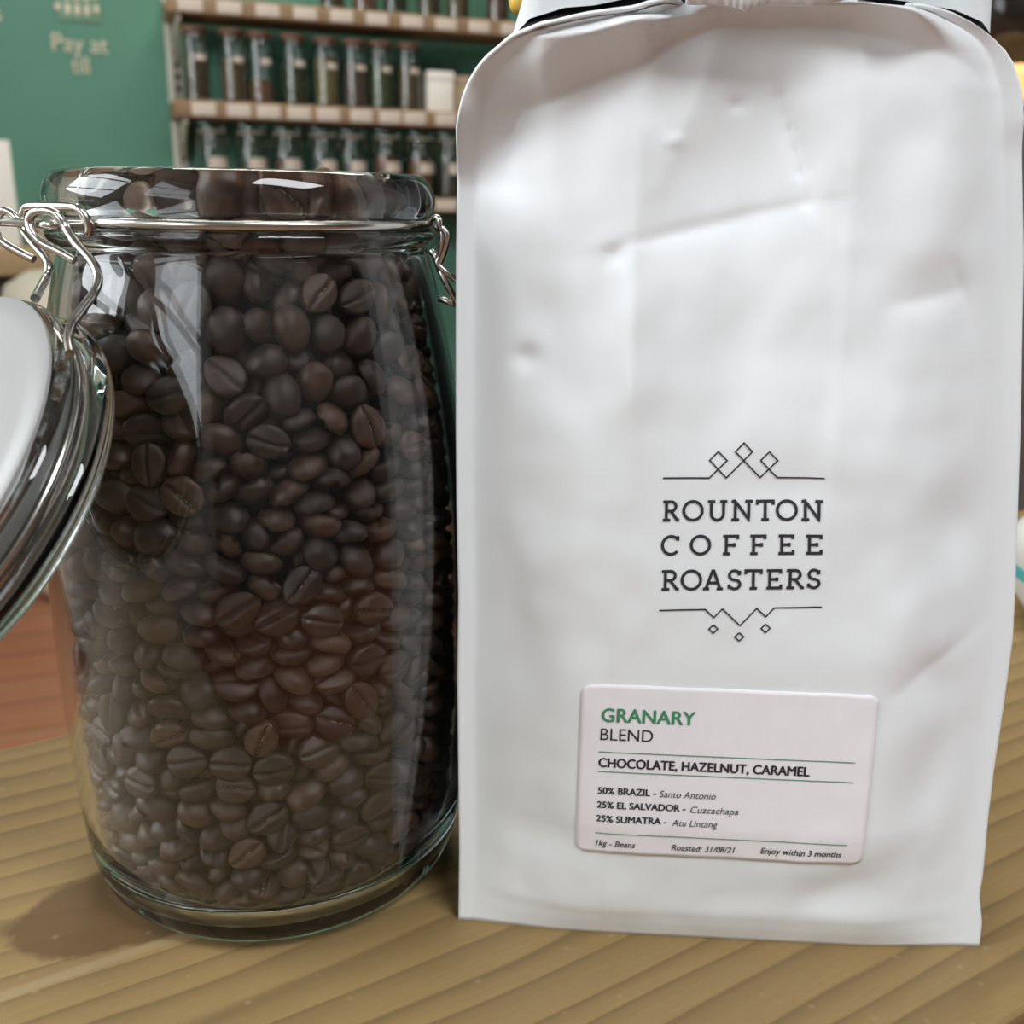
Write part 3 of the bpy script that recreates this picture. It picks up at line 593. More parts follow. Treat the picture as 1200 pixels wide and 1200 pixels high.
def letter(ch):
    """strokes in a box 1 high (y up), width w"""
    t = .06; b, T = t, 1 - t                      # centre lines of bottom and top strokes
    if ch == 'O': return .95, [arc(.475, .5, .41, .45, 0, 360, 28)]
    if ch == 'C': return .85, [arc(.475, .5, .41, .45, 42, 318, 24), [(.80, .72), (.80, .96)]]
    if ch == 'R': return .86, [[(.22, b), (.22, T)], [(.05, b), (.42, b)], [(.05, T), (.46, T)] + arc(.46, .715, .225, .225, 90, -90, 12)[1:] + [(.22, .49)], [(.44, .49), (.76, b), (.87, b)]]
    if ch == 'U': return .95, [[(.20, T), (.20, .36)] + arc(.475, .36, .275, .31, 180, 360, 14)[1:] + [(.75, T)], [(.04, T), (.37, T)], [(.59, T), (.91, T)]]
    if ch == 'N': return .98, [[(.20, b), (.20, T), (.78, b), (.78, T)], [(.04, b), (.37, b)], [(.04, T), (.20, T)], [(.62, T), (.95, T)]]
    if ch == 'T': return .88, [[(.44, b), (.44, T)], [(.26, b), (.62, b)], [(.06, .76), (.06, T), (.82, T), (.82, .76)]]
    if ch == 'F': return .80, [[(.20, b), (.20, T)], [(.04, b), (.40, b)], [(.04, T), (.74, T), (.74, .78)], [(.20, .5), (.58, .5)], [(.58, .40), (.58, .60)]]
    if ch == 'E': return .80, [[(.20, b), (.20, T)], [(.04, T), (.74, T), (.74, .78)], [(.04, b), (.76, b), (.76, .24)], [(.20, .5), (.56, .5)], [(.56, .40), (.56, .60)]]
    if ch == 'A': return 1.0, [[(.16, b), (.47, T), (.53, T), (.84, b)], [(.02, b), (.32, b)], [(.68, b), (.98, b)], [(.28, .35), (.72, .35)]]
    if ch == 'S': return .72, [[(.60, .72)] + arc(.35, .72, .25, .23, 38, 262, 14) + arc(.36, .27, .26, .22, 82, -142, 14), [(.60, .74), (.60, .95)], [(.09, .06), (.09, .28)]]
bm = bmesh.new()
def row(chars, y0, y1):
    for ch, x0, x1 in chars:
        w, ST = letter(ch)
        for P in ST: stroke(bm, subdiv([((x0 - 777) + (x1 - x0) * p[0] / w, (y1 - (y1 - y0) * p[1]) - 561) for p in P], 4), 3.5)
row([('R', 777, 797.5), ('O', 801, 826.5), ('U', 830, 855), ('N', 858, 885), ('T', 888, 909.5), ('O', 911, 937), ('N', 940, 966.5)], 587, 611)
row([('C', 777, 798), ('O', 811, 836), ('F', 849, 868.5), ('F', 881, 900.5), ('E', 914, 933), ('E', 946, 965.5)], 627.5, 651)
row([('R', 777.5, 799), ('O', 801, 826.5), ('A', 827, 851.5), ('S', 856, 873), ('T', 876, 897), ('E', 901, 919.5), ('R', 924, 945.5), ('S', 949, 965.5)], 668.5, 692.5)
lw_ = 1.75
def art(P, closed=False): stroke(bm, subdiv([(x - 777, y - 561) for x, y in P] + ([(P[0][0] - 777, P[0][1] - 561)] if closed else []), 5), lw_)
art([(777, 561), (832, 561), (852.5, 541), (842, 531), (832, 541), (852, 561), (872, 541)]); art([(872, 541), (882, 531), (872, 521), (862, 531), (872, 541), (892, 561), (912, 541)])
art([(912, 541), (902, 551), (892, 541), (902, 531), (912, 541)][2:] + [(902, 551), (892, 541)]); art([(902, 551), (912, 561), (967, 561)])
art([(777, 716.5), (831, 716), (841, 726), (851, 715.5), (872, 736), (891, 715.5), (902, 726), (912, 715.5), (967, 715)])
for cx, cyy in ((841, 740), (871.5, 750), (902, 740)): art([(cx, cyy - 5.2), (cx + 5.2, cyy), (cx, cyy + 5.2), (cx - 5.2, cyy)], True)
finish('printed_logo', bm, M['ink'], bag, smooth=False, label='black printed roaster logo with diamond ornaments')
# ---- paper label
LS0, LZ0, LW, LH = 34.6, 31.0, 81.0, 51.9
def lab_pt(x, y, off): return on_bag(LS0 + x, LZ0 + y, off)
bm = bmesh.new(); rc = 2.6; rows = []
for j in range(43):
    y = LH * j / 42; e = rc - math.sqrt(max(0, rc * rc - (rc - min(y, LH - y, rc)) ** 2)) if min(y, LH - y) < rc else 0
    rows.append([bm.verts.new(lab_pt(e + (LW - 2 * e) * i / 60, y, .28)) for i in range(61)])
grid(bm, rows); st = finish('paper_label', bm, M['sticker'], bag, angle=180, label='white paper label with blend name and roasting date')
st.modifiers.new('thickness', 'SOLIDIFY').thickness = .00012; st.modifiers[0].offset = 0
def ltext(body, x, y, w, cap, m, **k): put_text('printed_text', body, w, cap, lambda a, b: lab_pt(x + a, y + b, .50), m, st, **k)
G_, K_ = M['green_ink'], M['ink']
ltext('GRANARY', 5.77, 41.0, 26.0, 3.95, G_, heavy=.28); ltext('BLEND', 5.75, 35.5, 14.6, 3.55, K_)
ltext('CHOCOLATE, HAZELNUT, CARAMEL', 5.5, 27.35, 58.5, 2.72, K_, heavy=.26)
ltext('50% BRAZIL -', 5.65, 19.2, 16.4, 2.02, K_, heavy=.18); ltext('Santo Antonio', 23.0, 19.05, 15.7, 2.0, K_, shear=.2)
ltext('25% EL SALVADOR -', 5.6, 14.9, 24.9, 2.0, K_, heavy=.18); ltext('Cuzcachapa', 31.9, 14.65, 13.4, 2.0, K_, shear=.2)
ltext('25% SUMATRA -', 5.55, 10.6, 19.9, 2.0, K_, heavy=.18); ltext('Atu Lintang', 26.9, 10.35, 12.8, 2.0, K_, shear=.2)
ltext('1kg - Beans', 5.7, 2.5, 11.3, 1.95, K_, shear=.2, heavy=.05); ltext('Roasted: 31/08/21', 27.3, 2.3, 17.9, 1.95, K_, shear=.2, heavy=.05); ltext('Enjoy within 3 months', 52.4, 2.65, 22.6, 1.95, K_, shear=.2, heavy=.08)
bm = bmesh.new()
for y in (31.9, 26.0, 6.85):
    vs = [[bm.verts.new(lab_pt(5.45 + 70.7 * i / 30, y + d, .52)) for d in (-.13, .13)] for i in range(31)]; grid(bm, vs)
finish('printed_rules', bm, G_, st, smooth=False)
# yellow clip on the neck
yc = thing('bag_clip', 'yellow plastic clip at the left shoulder of the white bag', 'clip', bagp(12, 262, 0, 27)); 
bm = bmesh.new(); yp = lambda a, b, c: bagp(a, c, 0, b)
rbox(bm, (7.8, 30, 261.6), (15.5, 39, 300), yp, 3.0); finish('clip_jaw', bm, M['yellow'], yc)
bm = bmesh.new(); rbox(bm, (12, 39, 266), (20, 44, 292), yp, 2.2); finish('clip_arm', bm, M['yellow'], yc)
# ------------------------------------------------------------------ the clip-top jar
JA = Vector((-.0765, .3025, 0))
def mmp(L): return [(r * .001, h * .001) for r, h in L]
jar = thing('clip_top_jar', 'open clip-top glass jar full of dark coffee beans standing on the table', 'jar', JA)
bm = bmesh.new()
prof = [(0, 3.5), (38, 3), (43, 1.4), (46, .3), (49, .2), (52, 1.2), (56, 4.2), (58.5, 8.5), (60.6, 18), (62, 40), (62.9, 62), (63.1, 88), (62.4, 118), (60.2, 148), (57.2, 168), (54, 184), (51.9, 192), (51.1, 195.6), (51.2, 197),
        (52.6, 198), (53.5, 199.4), (53.6, 200.6), (52.8, 201.6), (51.3, 202.2), (51.1, 204.6), (51.7, 205.6), (52.8, 207), (53.3, 209), (52.9, 211.6), (51.6, 214.4), (50.2, 215.8), (48.6, 216.4), (46.8, 216.2), (45.7, 215), (45.3, 212.5),
        (45.2, 200), (46.2, 196), (49, 185), (52, 170), (55.1, 150), (58, 120), (59, 90), (59, 60), (58.2, 40), (57.2, 24), (54.7, 15), (50.2, 9.6), (42, 7.1), (0, 6.6)]
# denser, rounded profile
pp = [(p[0], p[1], 0) for p in prof]; pp = [(max(0, v.x), v.y) for v in smooth_path(pp, 3)]; pp[0] = (0, 3.5); pp[-1] = (0, 6.6)
lathe(bm, mmp(pp), 160, JA); finish('glass_body', bm, M['jar_glass'], jar, angle=180)
WR = .0011
bm = bmesh.new(); tube(bm, [JA + Vector((math.cos(2 * math.pi * i / 96) * .0524, math.sin(2 * math.pi * i / 96) * .0524, .2034)) for i in range(96)], WR * 1.15, 12, True); finish('wire_band', bm, M['steel'], jar)
near = [(-105.1, 250.5, 194.9), (-109.0, 251.2, 196.8), (-113.2, 252.0, 198.6), (-115.5, 252.8, 200.9), (-116.4, 253.5, 203.3), (-115.3, 253.3, 205.2), (-112.8, 253.1, 206.1), (-110.1, 252.9, 205.7), (-108.6, 252.7, 204.4), (-107.3, 252.5, 202.1), (-104.4, 250.4, 198.8), (-101.0, 248.2, 196.0), (-98.6, 246.1, 193.5), (-97.4, 244.0, 190.9), (-97.0, 239.8, 188.3), (-98.2, 235.5, 185.2), (-99.3, 231.3, 182.1), (-98.6, 227.0, 179.4), (-96.7, 222.8, 176.8)]
far = [(-123.8, 270.0, 193.8), (-127.8, 270.6, 195.6), (-131.5, 271.2, 197.6), (-133.5, 271.9, 199.7), (-134.5, 272.5, 201.8), (-133.1, 272.2, 204.1), (-131.0, 271.9, 205.6), (-129.0, 271.6, 205.0), (-127.3, 271.3, 203.4), (-126.0, 271.0, 200.7), (-122.7, 269.0, 197.2), (-119.5, 267.0, 194.4), (-118.0, 265.0, 192.2), (-118.1, 263.0, 189.8), (-116.5, 255.6, 187.7), (-114.6, 248.1, 186.0)]
axle = [(-101.5, 256.0, 203.0), (-104.2, 255.5, 202.8), (-108.3, 254.0, 202.8), (-112.8, 253.5, 202.9), (-121.1, 262.0, 203.0), (-131.0, 271.5, 202.9), (-136.9, 276.0, 202.7)]
bracket = [(-103.5, 255.2, 200.7), (-102.8, 255.0, 202.5), (-103.1, 254.8, 204.4), (-104.5, 255.0, 206.2), (-106.4, 256.0, 206.9), (-113.5, 260.0, 207.0), (-120.3, 264.0, 206.9), (-122.4, 265.2, 206.2), (-123.2, 265.5, 204.6), (-123.0, 266.0, 202.7)]
claspL = [(-23.8, 290.0, 203.7), (-22.5, 288.0, 205.3), (-20.9, 286.0, 205.0), (-20.5, 286.0, 203.0), (-19.4, 286.0, 202.1), (-18.7, 286.0, 200.6), (-19.4, 287.0, 197.2), (-20.7, 288.0, 193.9), (-21.9, 289.0, 193.2)]
claspB = [(-21.6, 288.0, 202.9), (-20.3, 287.0, 202.1), (-20.1, 287.0, 199.2), (-20.9, 288.0, 195.3), (-21.4, 288.0, 193.0), (-17.2, 288.0, 189.6), (-13.3, 290.0, 186.6)]
claspC = [(-23.2, 290.0, 196.3), (-22.2, 289.0, 195.2), (-21.5, 289.0, 193.2), (-20.2, 288.0, 190.1), (-17.4, 288.0, 185.0), (-14.0, 290.0, 179.1)]
claspD = [(-21.2, 291.0, 183.5), (-19.7, 290.0, 183.2), (-17.1, 290.0, 182.3), (-12.9, 292.0, 181.2)]
mm = lambda P: [Vector(p) * .001 for p in P]
def wire(name, paths, r=WR):
    bm = bmesh.new()
    for P in paths: tube(bm, smooth_path(mm(P), 6), r, 12)
    return finish(name, bm, M['steel'], jar, angle=60)
wire('hinge_axle', [axle]); wire('hinge_bracket', [bracket])
wire('bail_wire', [near, far]); wire('clasp_wire', [claspL, claspB, claspC, claspD], .0009)
# the lid hanging open on its hinge
az, el = -.6935, .709; LN = Vector((math.cos(el) * math.sin(az), -math.cos(el) * math.cos(az), math.sin(el))); LX = LN.cross(UP).normalized(); LY = LN.cross(LX); LCc = Vector((-.1349, .2298, .1397)); FR = (LX, LY, LN)
lp_ = [(0, -5.5), (30, -5.2), (40, -4.8), (44, -5.6), (48, -5.8), (51, -4.6), (53, -2), (53.6, 0), (53, 2.0), (51.4, 3.2), (49.2, 3.8), (48.4, 5), (48.8, 6.2), (50.6, 7.0), (51.8, 8.2), (51.8, 9.6), (50.8, 10.9), (49.4, 11.4), (47, 11.2), (45.5, 10.2), (44.5, 5.5), (42, 3.6), (0, 3.2)]
lp_ = [(max(0, v.x), v.y) for v in smooth_path([(a, b, 0) for a, b in lp_], 3)]; lp_[0] = (0, -5.5); lp_[-1] = (0, 3.2)
bm = bmesh.new(); lathe(bm, mmp(lp_), 128, LCc, FR); lid = finish('glass_lid', bm, M['lid_glass'], jar, angle=180)
bm = bmesh.new(); lathe(bm, mmp([(0, 9.8), (42.6, 9.8), (42.0, 4.4), (42.8, 4.2), (44.0, 6.2), (44.6, 10.4), (47, 11.5), (49.2, 11.8), (50.2, 12.2), (50.2, 13.0), (49.2, 13.5), (44, 13.7), (40, 13.2), (30, 13.4), (0, 13.8)]), 96, LCc, FR)
finish('seal_disc', bm, M['seal_white'], lid, angle=30, label='frosted white plastic seal disc inside the lid')
bm = bmesh.new(); tube(bm, [LCc + LN * .0050 + (LX * math.cos(2 * math.pi * i / 96) + LY * math.sin(2 * math.pi * i / 96)) * .0497 for i in range(96)], WR, 10, True); finish('lid_wire', bm, M['steel'], lid)
# ------------------------------------------------------------------ coffee beans
# where the beans came to rest in the jar: x, y, z in tenths of a millimetre from the jar's axis, then (near beans) the turn w, x, y, z in fiftieths
NEAR_BEANS = (
184, -383, 2112, 31, -37, -2, 13, 43, -405, 2116, 42, 21, -8, 15, -31, -464, 1849, 20, -32, -25, -21, 48, -493, 1680, 12, -14, -40, -24, -37, -436, 1956, 15, -19, 37, 24, 52, -461, 1785, 31, 18, 28, -21, 146, -499, 1517, 5, -2, -35, -35, 
-87, -498, 1629, 5, 0, 41, 29, -47, -409, 2051, 39, 28, -12, 8, 59, -554, 1082, 32, -36, -12, -6, 141, -455, 1711, 42, 23, -3, 13, 199, -418, 1789, 35, 18, 28, -13, 260, -378, 1873, 31, -29, -27, -1, 118, -393, 2046, 41, 26, 7, 7, -64, -532, 
1381, 31, -36, 12, 8, -146, -509, 1455, 25, -26, 29, 19, 213, -512, 1136, 31, -33, -22, -6, 44, -428, 1906, 19, 30, 23, -26, -144, -446, 1738, 12, 6, -41, 25, -153, -382, 2065, 14, 0, -30, 37, -118, -438, 1834, 21, 14, -27, 33, 250, -413, 
1653, 25, 21, 34, -17, 214, -347, 2016, 2, 6, -34, 36, 258, -496, 1031, 13, 5, -38, -29, 153, -389, 1961, 44, 15, 13, -12, 40, -521, 1322, 46, 18, 3, -7, 278, -374, 1773, 19, 29, -7, 35, 369, -367, 1531, 27, -13, -37, -15, 341, -312, 1859, 
32, -31, -20, 8, 173, -455, 1629, 26, 18, -19, 34, -212, -407, 1872, 26, -27, 31, 11, -129, -406, 1935, 16, 18, 34, -28, 16, -563, 639, 33, -38, -2, 1, 99, -549, 460, 7, -12, 35, 33, 100, -554, 709, 19, -19, 28, 32, 93, -493, 1588, 40, -23, 
-16, -11, -145, -513, 1267, 1, -6, -29, 40, -246, -410, 1714, 36, 31, -15, 4, 126, -549, 614, 1, -7, 32, 37, 151, -532, 1053, 5, -11, 41, 26, 348, -314, 1758, 28, 7, 35, -21, 289, -292, 2013, 11, 26, -16, 38, -158, -512, 1357, 4, -11, -40, 
-28, 369, -168, 2114, 3, -18, 22, -41, 33, -496, 1519, 20, 41, 19, -9, -99, -555, 639, 32, -38, 0, -6, 381, -409, 1032, 19, 7, -32, -33, 343, -447, 775, 26, -7, -36, -22, -63, -538, 842, 39, 25, -2, -20, 237, -506, 649, 28, -39, -13, 8, 
-248, -495, 1182, 6, 9, 37, 32, 38, -550, 347, 11, -12, 34, 33, 277, -487, 724, 24, -41, -2, 16, -155, -520, 1012, 0, 7, 44, -24, -214, -359, 1974, 1, -18, -19, 42, 362, -432, 890, 33, -32, -11, 16, -74, -359, 2115, 37, 33, 2, -3, 323, -250, 
2080, 37, 18, 19, 20, -155, -473, 1535, 10, 4, -30, -38, -89, -531, 943, 7, -6, 13, -47, 338, -415, 1174, 3, 21, -9, 45, 115, -517, 1203, 16, 47, -6, -2, 254, -463, 1209, 38, 19, 18, 19, 39, -543, 863, 4, 5, -48, -11, 22, -554, 557, 7, -2, 
-43, -25, 27, -529, 1190, 3, 48, -5, -14, -148, -539, 708, 40, -27, -7, -12, 114, -397, 1898, 34, -6, 28, -23, 350, -239, 1953, 28, -6, 25, -33, 343, -372, 1351, 39, 20, 0, -23, 122, -424, 1796, 22, -20, 24, -32, 54, -408, 1972, 40, -26, -4, 
-15, 308, -396, 1469, 41, 17, 11, -21, 103, -497, 1392, 12, 13, 47, -2, 403, -246, 1723, 19, -2, 35, -31, 228, -448, 1439, 30, 5, 3, -40, 413, -342, 1166, 27, -4, 21, -36, 324, -360, 1620, 23, 34, 29, 0, 91, -491, 1455, 10, 36, 32, -11, 304, 
-460, 337, 10, 8, -31, -37, -260, -292, 2101, 44, -22, 2, -8, 193, -503, 512, 46, 14, -6, 10, 373, -308, 1651, 10, -26, 6, -41, -281, -363, 1789, 8, -13, -14, 46, -60, -454, 1705, 14, 12, 46, 7, 203, -500, 443, 45, 21, 6, 7, 242, -450, 1339, 
26, 1, -3, -43, 8, -481, 1600, 21, -8, 36, -27, 466, -252, 1453, 17, 19, -34, -26, -256, -458, 1360, 6, -13, -36, 32, 155, -488, 1308, 27, -7, 5, -41, 125, -527, 829, 1, 29, -3, 41, 179, -510, 864, 48, 0, 15, 0, -173, -441, 1659, 40, 10, 3, 
-28, 238, -440, 1513, 4, -18, 46, 3, -72, -524, 1204, 4, 48, -10, -10, -88, -525, 1125, 9, -10, -2, 48, -370, -376, 1479, 20, -39, -4, -25, -246, -504, 542, 7, 8, 37, 32, 285, -395, 1555, 34, 12, 18, 30, -3, -502, 1440, 46, 1, -11, -16, -35, 
-543, 709, 17, 47, -1, -1, 388, -403, 509, 33, -32, -6, 19, 428, -366, 835, 17, 17, -31, -31, -45, -514, 1257, 2, 34, 35, -12, 379, -407, 416, 38, -27, -16, 9, 257, -475, 895, 18, 2, 3, -47, -320, -464, 734, 29, -18, 31, 19, -75, -491, 1476, 
10, 36, 21, 26, 173, -521, 736, 5, 2, 30, 40, 63, -537, 787, 3, 5, -5, 49, -44, -531, 1061, 11, 5, -1, 49, 173, -489, 1249, 15, 13, 46, 0, 256, -309, 2097, 26, 20, -17, -34, -96, -526, 463, 1, -12, 10, -48, 186, -473, 1375, 26, 10, -8, -40, 
-206, -442, 1595, 18, 47, 0, 0, -141, -533, 785, 44, -23, 3, 2, -194, -494, 1113, 7, 3, 8, -49, 434, -232, 1600, 27, -14, 14, -37, 33, -521, 256, 11, 2, 10, -48, 23, -501, 1401, 5, 32, 36, 11, 90, -524, 981, 4, 16, 47, 9, -66, -488, 1561, 9, 
-24, -42, -7, 318, -406, 1247, 8, -2, -1, 49, 249, -449, 1289, 2, -10, -48, 12, -28, -537, 765, 7, -6, 4, -49, 375, -166, 2022, 36, 21, 18, 21, 148, -501, 251, 40, 22, -21, 0, 11, -529, 955, 6, 44, -21, -8, 318, -422, 183, 21, -26, 14, 34, 
-46, -529, 1000, 21, -2, -2, 45, -306, -409, 1428, 13, 32, -6, -36, 88, -524, 906, 43, 0, -1, 25, 294, -450, 527, 42, 12, -1, 24, 456, -185, 1677, 22, -33, -30, 6, 396, -161, 1929, 22, 22, -8, 38, -239, -440, 1458, 37, 11, -7, -31, -265, 
-428, 1528, 10, 6, 16, 46, -293, -289, 1999, 33, 30, -13, -18, -330, -292, 1860, 44, 1, -20, 13, 435, -333, 288, 7, 20, -29, -35, 130, -523, 395, 19, -31, -31, -15, 279, -466, 850, 1, -19, 45, 9, -82, -531, 542, 10, 48, 4, 7, -192, -498, 
933, 31, -5, -15, 36, -156, -503, 1186, 44, -3, 16, -17, -123, -517, 216, 44, -21, 12, -2, -363, -411, 1255, 24, -2, 39, 20, 280, -418, 1391, 28, -9, 7, 40, 484, -288, 788, 30, -30, -23, 12, -264, -456, 953, 12, 23, -39, -17, 264, -469, 579, 
19, 10, 2, -45, -8, -534, 487, 11, 3, -8, 48, 470, -113, 1758, 20, -34, -22, 21, -209, -492, 462, 48, 8, 9, -5, -298, -447, 1032, 8, -21, -44, -7, 119, -507, 1132, 16, 38, -28, -2, -171, -512, 867, 1, 47, -14, -12, 267, -461, 954, 50, -2, 6, 
-3, -349, -354, 1631, 26, 10, 36, 20, -349, -216, 2055, 25, 37, -19, -13, 424, -335, 975, 22, -3, 9, -44, -213, -489, 616, 33, 1, -10, 36, 477, -285, 425, 14, 22, -30, -30, -222, -462, 1256, 13, -20, 18, -40, 210, -434, 1555, 30, 7, -8, -38, 
-235, -486, 678, 48, 13, -1, -1, 399, -317, 1408, 10, -28, 39, -9, -326, -427, 1155, 5, 34, 24, -28, 489, -142, 1587, 25, 9, -41, -12, 177, -495, 943, 2, -46, -18, 2, 408, -318, 1348, 8, 42, 26, 5, 325, -432, 632, 10, -3, -4, -49, 390, -227, 
1835, 17, 35, -8, -30, 420, -154, 1842, 37, -12, 19, -25, 427, -283, 1279, 1, 3, -2, 50, 199, -489, 792, 21, 9, 8, 44, 390, -342, 1245, 1, 33, 38, 3, -39, -522, 390, 20, -6, 16, -43, -276, -389, 1610, 36, 12, -32, 0, -275, -458, 1088, 2, 
-46, 19, 2, -368, -289, 1764, 41, 13, -25, 0, -357, -420, 472, 25, -37, 19, -11, -267, -334, 1906, 31, -17, -35, 5, 93, -493, 1272, 17, -11, -36, 28, 340, -399, 963, 5, 10, 49, 4, 355, -403, 587, 1, 49, 9, 0, 410, -356, 639, 39, -10, -16, 
25, 341, -398, 280, 7, -5, 11, -48, 34, -500, 1251, 23, 32, -29, -11, -152, -503, 341, 48, 8, -4, 8, -232, -487, 756, 15, -41, 24, -9, 284, -444, 407, 31, -8, 5, -38, 437, -321, 606, 13, -20, 44, -5, -330, -417, 389, 31, 10, -20, 32, 347, 
-407, 689, 4, 16, 5, 47, 409, -342, 1092, 22, -9, -1, -44, -192, -473, 187, 13, 7, -47, 10, 451, -263, 1221, 28, 3, -9, 40, 114, -512, 539, 36, 4, 0, -34, 346, -364, 1437, 8, -47, -4, -14, 2, -508, 1127, 6, -15, 47, 0, -395, -399, 547, 33, 
-32, 17, -11, 126, -486, 173, 12, -47, 1, -11, 210, -481, 379, 39, 6, -7, 30, 519, -155, 1331, 26, -29, -26, 18, -259, -461, 888, 2, 43, 25, 0, -333, -389, 1343, 41, 8, -9, 26, -202, -476, 259, 12, 45, 17, -3, 497, -209, 911, 38, 1, -2, 32, 
-411, -297, 1576, 26, -17, 39, 1, 66, -497, 214, 2, -37, 30, 13, 272, -285, 1914, 45, 19, -11, -4, -281, -451, 810, 28, 23, 16, 30, 439, -62, 1878, 12, 30, 13, 36, 180, -490, 991, 36, 4, 8, -33, -366, -424, 655, 27, -37, 18, -9, -225, -313, 
2047, 3, 36, 29, -19, 468, -171, 1487, 25, -10, 3, 42, 182, -359, 1853, 31, 13, 24, -28, 336, -402, 1091, 41, -6, -7, -27, -347, -418, 977, 13, -18, -39, 22, 110, -514, 320, 7, -4, 49, 4, 491, -211, 1109, 9, 39, 29, 2, -190, -485, 397, 36, 
4, -7, 34, 230, -456, 204, 6, -16, 47, 3, 507, -197, 239, 15, 25, -20, -35, 524, -159, 1041, 19, -31, -32, 12, 446, -280, 543, 13, 2, -9, 48, -52, -522, 339, 8, -38, 28, 14, 14, -524, 427, 41, 13, 6, 24, -146, -511, 577, 40, 8, -12, 27, 253, 
-454, 1083, 0, 2, -13, -48, 303, -428, 471, 44, 9, 0, -22, -373, -391, 912, 8, 45, -21, 1, 13, -487, 154, 49, 11, 1, -5, -338, -253, 1923, 47, -7, -5, -15, -300, -436, 312, 16, -1, -12, 46, 198, -474, 257, 21, -37, 26, 0, -279, -420, 1282, 
21, -8, 16, -42, -372, -384, 1076, 0, 24, 44, -4, -116, -519, 414, 2, -42, 11, 24, 455, -260, 1053, 13, 1, 5, 48, 461, -204, 1381, 45, -2, 7, -20, 200, -479, 328, 15, -45, 15, -1, -75, -387, 1790, 21, -43, -14, -6, -340, -415, 784, 6, 3, 
-31, -39, 403, -84, 2067, 11, -29, 12, -37, 203, -325, 1940, 41, 6, 16, -23, 521, -83, 1468, 27, 18, -35, -15, 396, -289, 1495, 10, 21, 44, 6, 420, -316, 482, 48, 10, 6, -8, -325, -338, 1724, 14, -5, 48, 3, -394, -358, 1124, 43, -2, 7, -25, 
401, -350, 931, 4, -46, 17, 8, -284, -427, 179, 27, 35, -23, 6, 373, -375, 347, 5, 42, 26, -2, 487, -215, 843, 30, 39, 6, -5, 424, -325, 755, 15, 2, -45, 16, -431, -220, 1618, 47, -1, -11, -14, -139, -490, 1071, 6, 39, 30, -4, 271, -433, 
268, 16, 38, -26, -10, -24, -498, 207, 24, 12, 1, -42, 10, -380, 2052, 23, -33, -18, -23, -243, -459, 353, 32, 8, 1, 38, 452, -227, 1334, 0, -48, 12, -3, 207, -218, 2128, 28, -6, 30, -28, -121, -498, 295, 8, 39, 30, 3, -470, -294, 1173, 5, 
26, 27, 32, 504, -196, 639, 37, 7, 0, 32, 493, -221, 708, 1, -32, 39, -1, 456, -276, 673, 18, 37, -28, 0, 356, -347, 1298, 1, 42, -26, 2, -342, -337, 1560, 8, 40, 29, 5, 410, -66, 1975, 35, 10, 16, 30, 368, -382, 764, 9, 11, 36, 32, 378, 
-354, 221, 18, -14, 12, -43, 479, -195, 1218, 1, 7, 48, 13, 433, -305, 370, 8, 18, -46, 0, 231, -421, 134, 2, -13, 46, -15, 296, -335, 1674, 33, 28, 23, 8, -291, -448, 638, 25, 27, 8, 33, 446, -294, 869, 32, -1, 19, 34, -330, -406, 864, 8, 
40, 28, 2, -372, -350, 1390, 38, 8, -10, -30, -48, -492, 1298, 41, -8, 5, 27, 479, -225, 509, 41, 22, 11, -15, -394, -221, 1846, 4, -22, -15, 42, -436, -277, 1357, 45, 8, 3, -21, -397, -366, 851, 2, -42, 22, 17, -347, -387, 229, 10, 48, -6, 
-5, 495, -180, 969, 45, -8, 0, -21, 484, -229, 594, 5, 48, 6, -12, -433, -208, 1703, 13, -25, -27, 32, -421, -336, 1231, 36, -3, 35, -3, -121, -506, 910, 2, -30, 39, 6, 461, -247, 1158, 27, -3, 9, 41, -208, -475, 828, 10, -39, -29, 6, -438, 
-342, 484, 10, 18, 36, 28, 470, 15, 1823, 22, 26, -31, -19, 92, -343, 2115, 13, 11, 12, -45, 523, -135, 597, 24, -1, 13, -42, -48, -496, 263, 29, 16, -10, -36, 517, -87, 1266, 44, 6, 12, 21, -206, -449, 1033, 27, 2, 13, -40, 392, -212, 1549, 
20, -10, -32, 32, -255, -454, 420, 41, -14, -8, 24, 270, -417, 1134, 12, -4, 4, 48, -404, -343, 1014, 3, -33, 36, -9, 542, -16, 1318, 16, -34, -12, 31, 514, -163, 510, 28, 25, -17, 28, 497, -159, 1151, 49, 0, 7, -7, 519, -109, 1203, 35, 4, 
1, 36, -357, -198, 1973, 4, 23, 41, -17, 234, -39, 2138, 29, -4, -37, -16, 531, -113, 716, 38, 10, 10, 29, 51, -511, 1037, 5, -10, 46, 17, -459, -288, 842, 44, 10, -1, -22, 445, -226, 169, 16, -40, -23, -7, -86, -466, 153, 27, 11, -1, -40, 
-277, -428, 270, 8, -27, 41, 6, 194, -390, 1719, 11, -4, -46, -16, 479, -143, 1434, 2, 23, 44, -6, -454, -285, 1029, 40, 1, -5, -29, 468, -86, 1652, 22, 11, 10, 42, -378, -345, 1317, 8, -47, -15, -6, 433, -268, 222, 2, 4, -48, 15, 437, -244, 
1006, 5, 50, -4, 0, -418, -289, 1434, 10, 46, -18, 4, -400, -342, 940, 8, 5, -9, -48, 482, -6, 1732, 32, -17, -26, 23, -417, -282, 1495, 1, -24, -42, 11, 562, -30, 604, 28, 24, -25, -22, 514, -146, 876, 3, 48, 12, 2, 511, -73, 1380, 36, -10, 
-9, 31, 538, -45, 1044, 39, -7, 19, -24, 395, -297, 146, 4, -21, -7, 45, -411, -342, 600, 1, -11, 6, 49, 499, -188, 434, 8, 22, -41, 16, 302, -411, 1017, 41, -4, -25, -12, 186, -476, 580, 37, 13, -15, -28, 468, -183, 1270, 39, -1, 0, -32, 
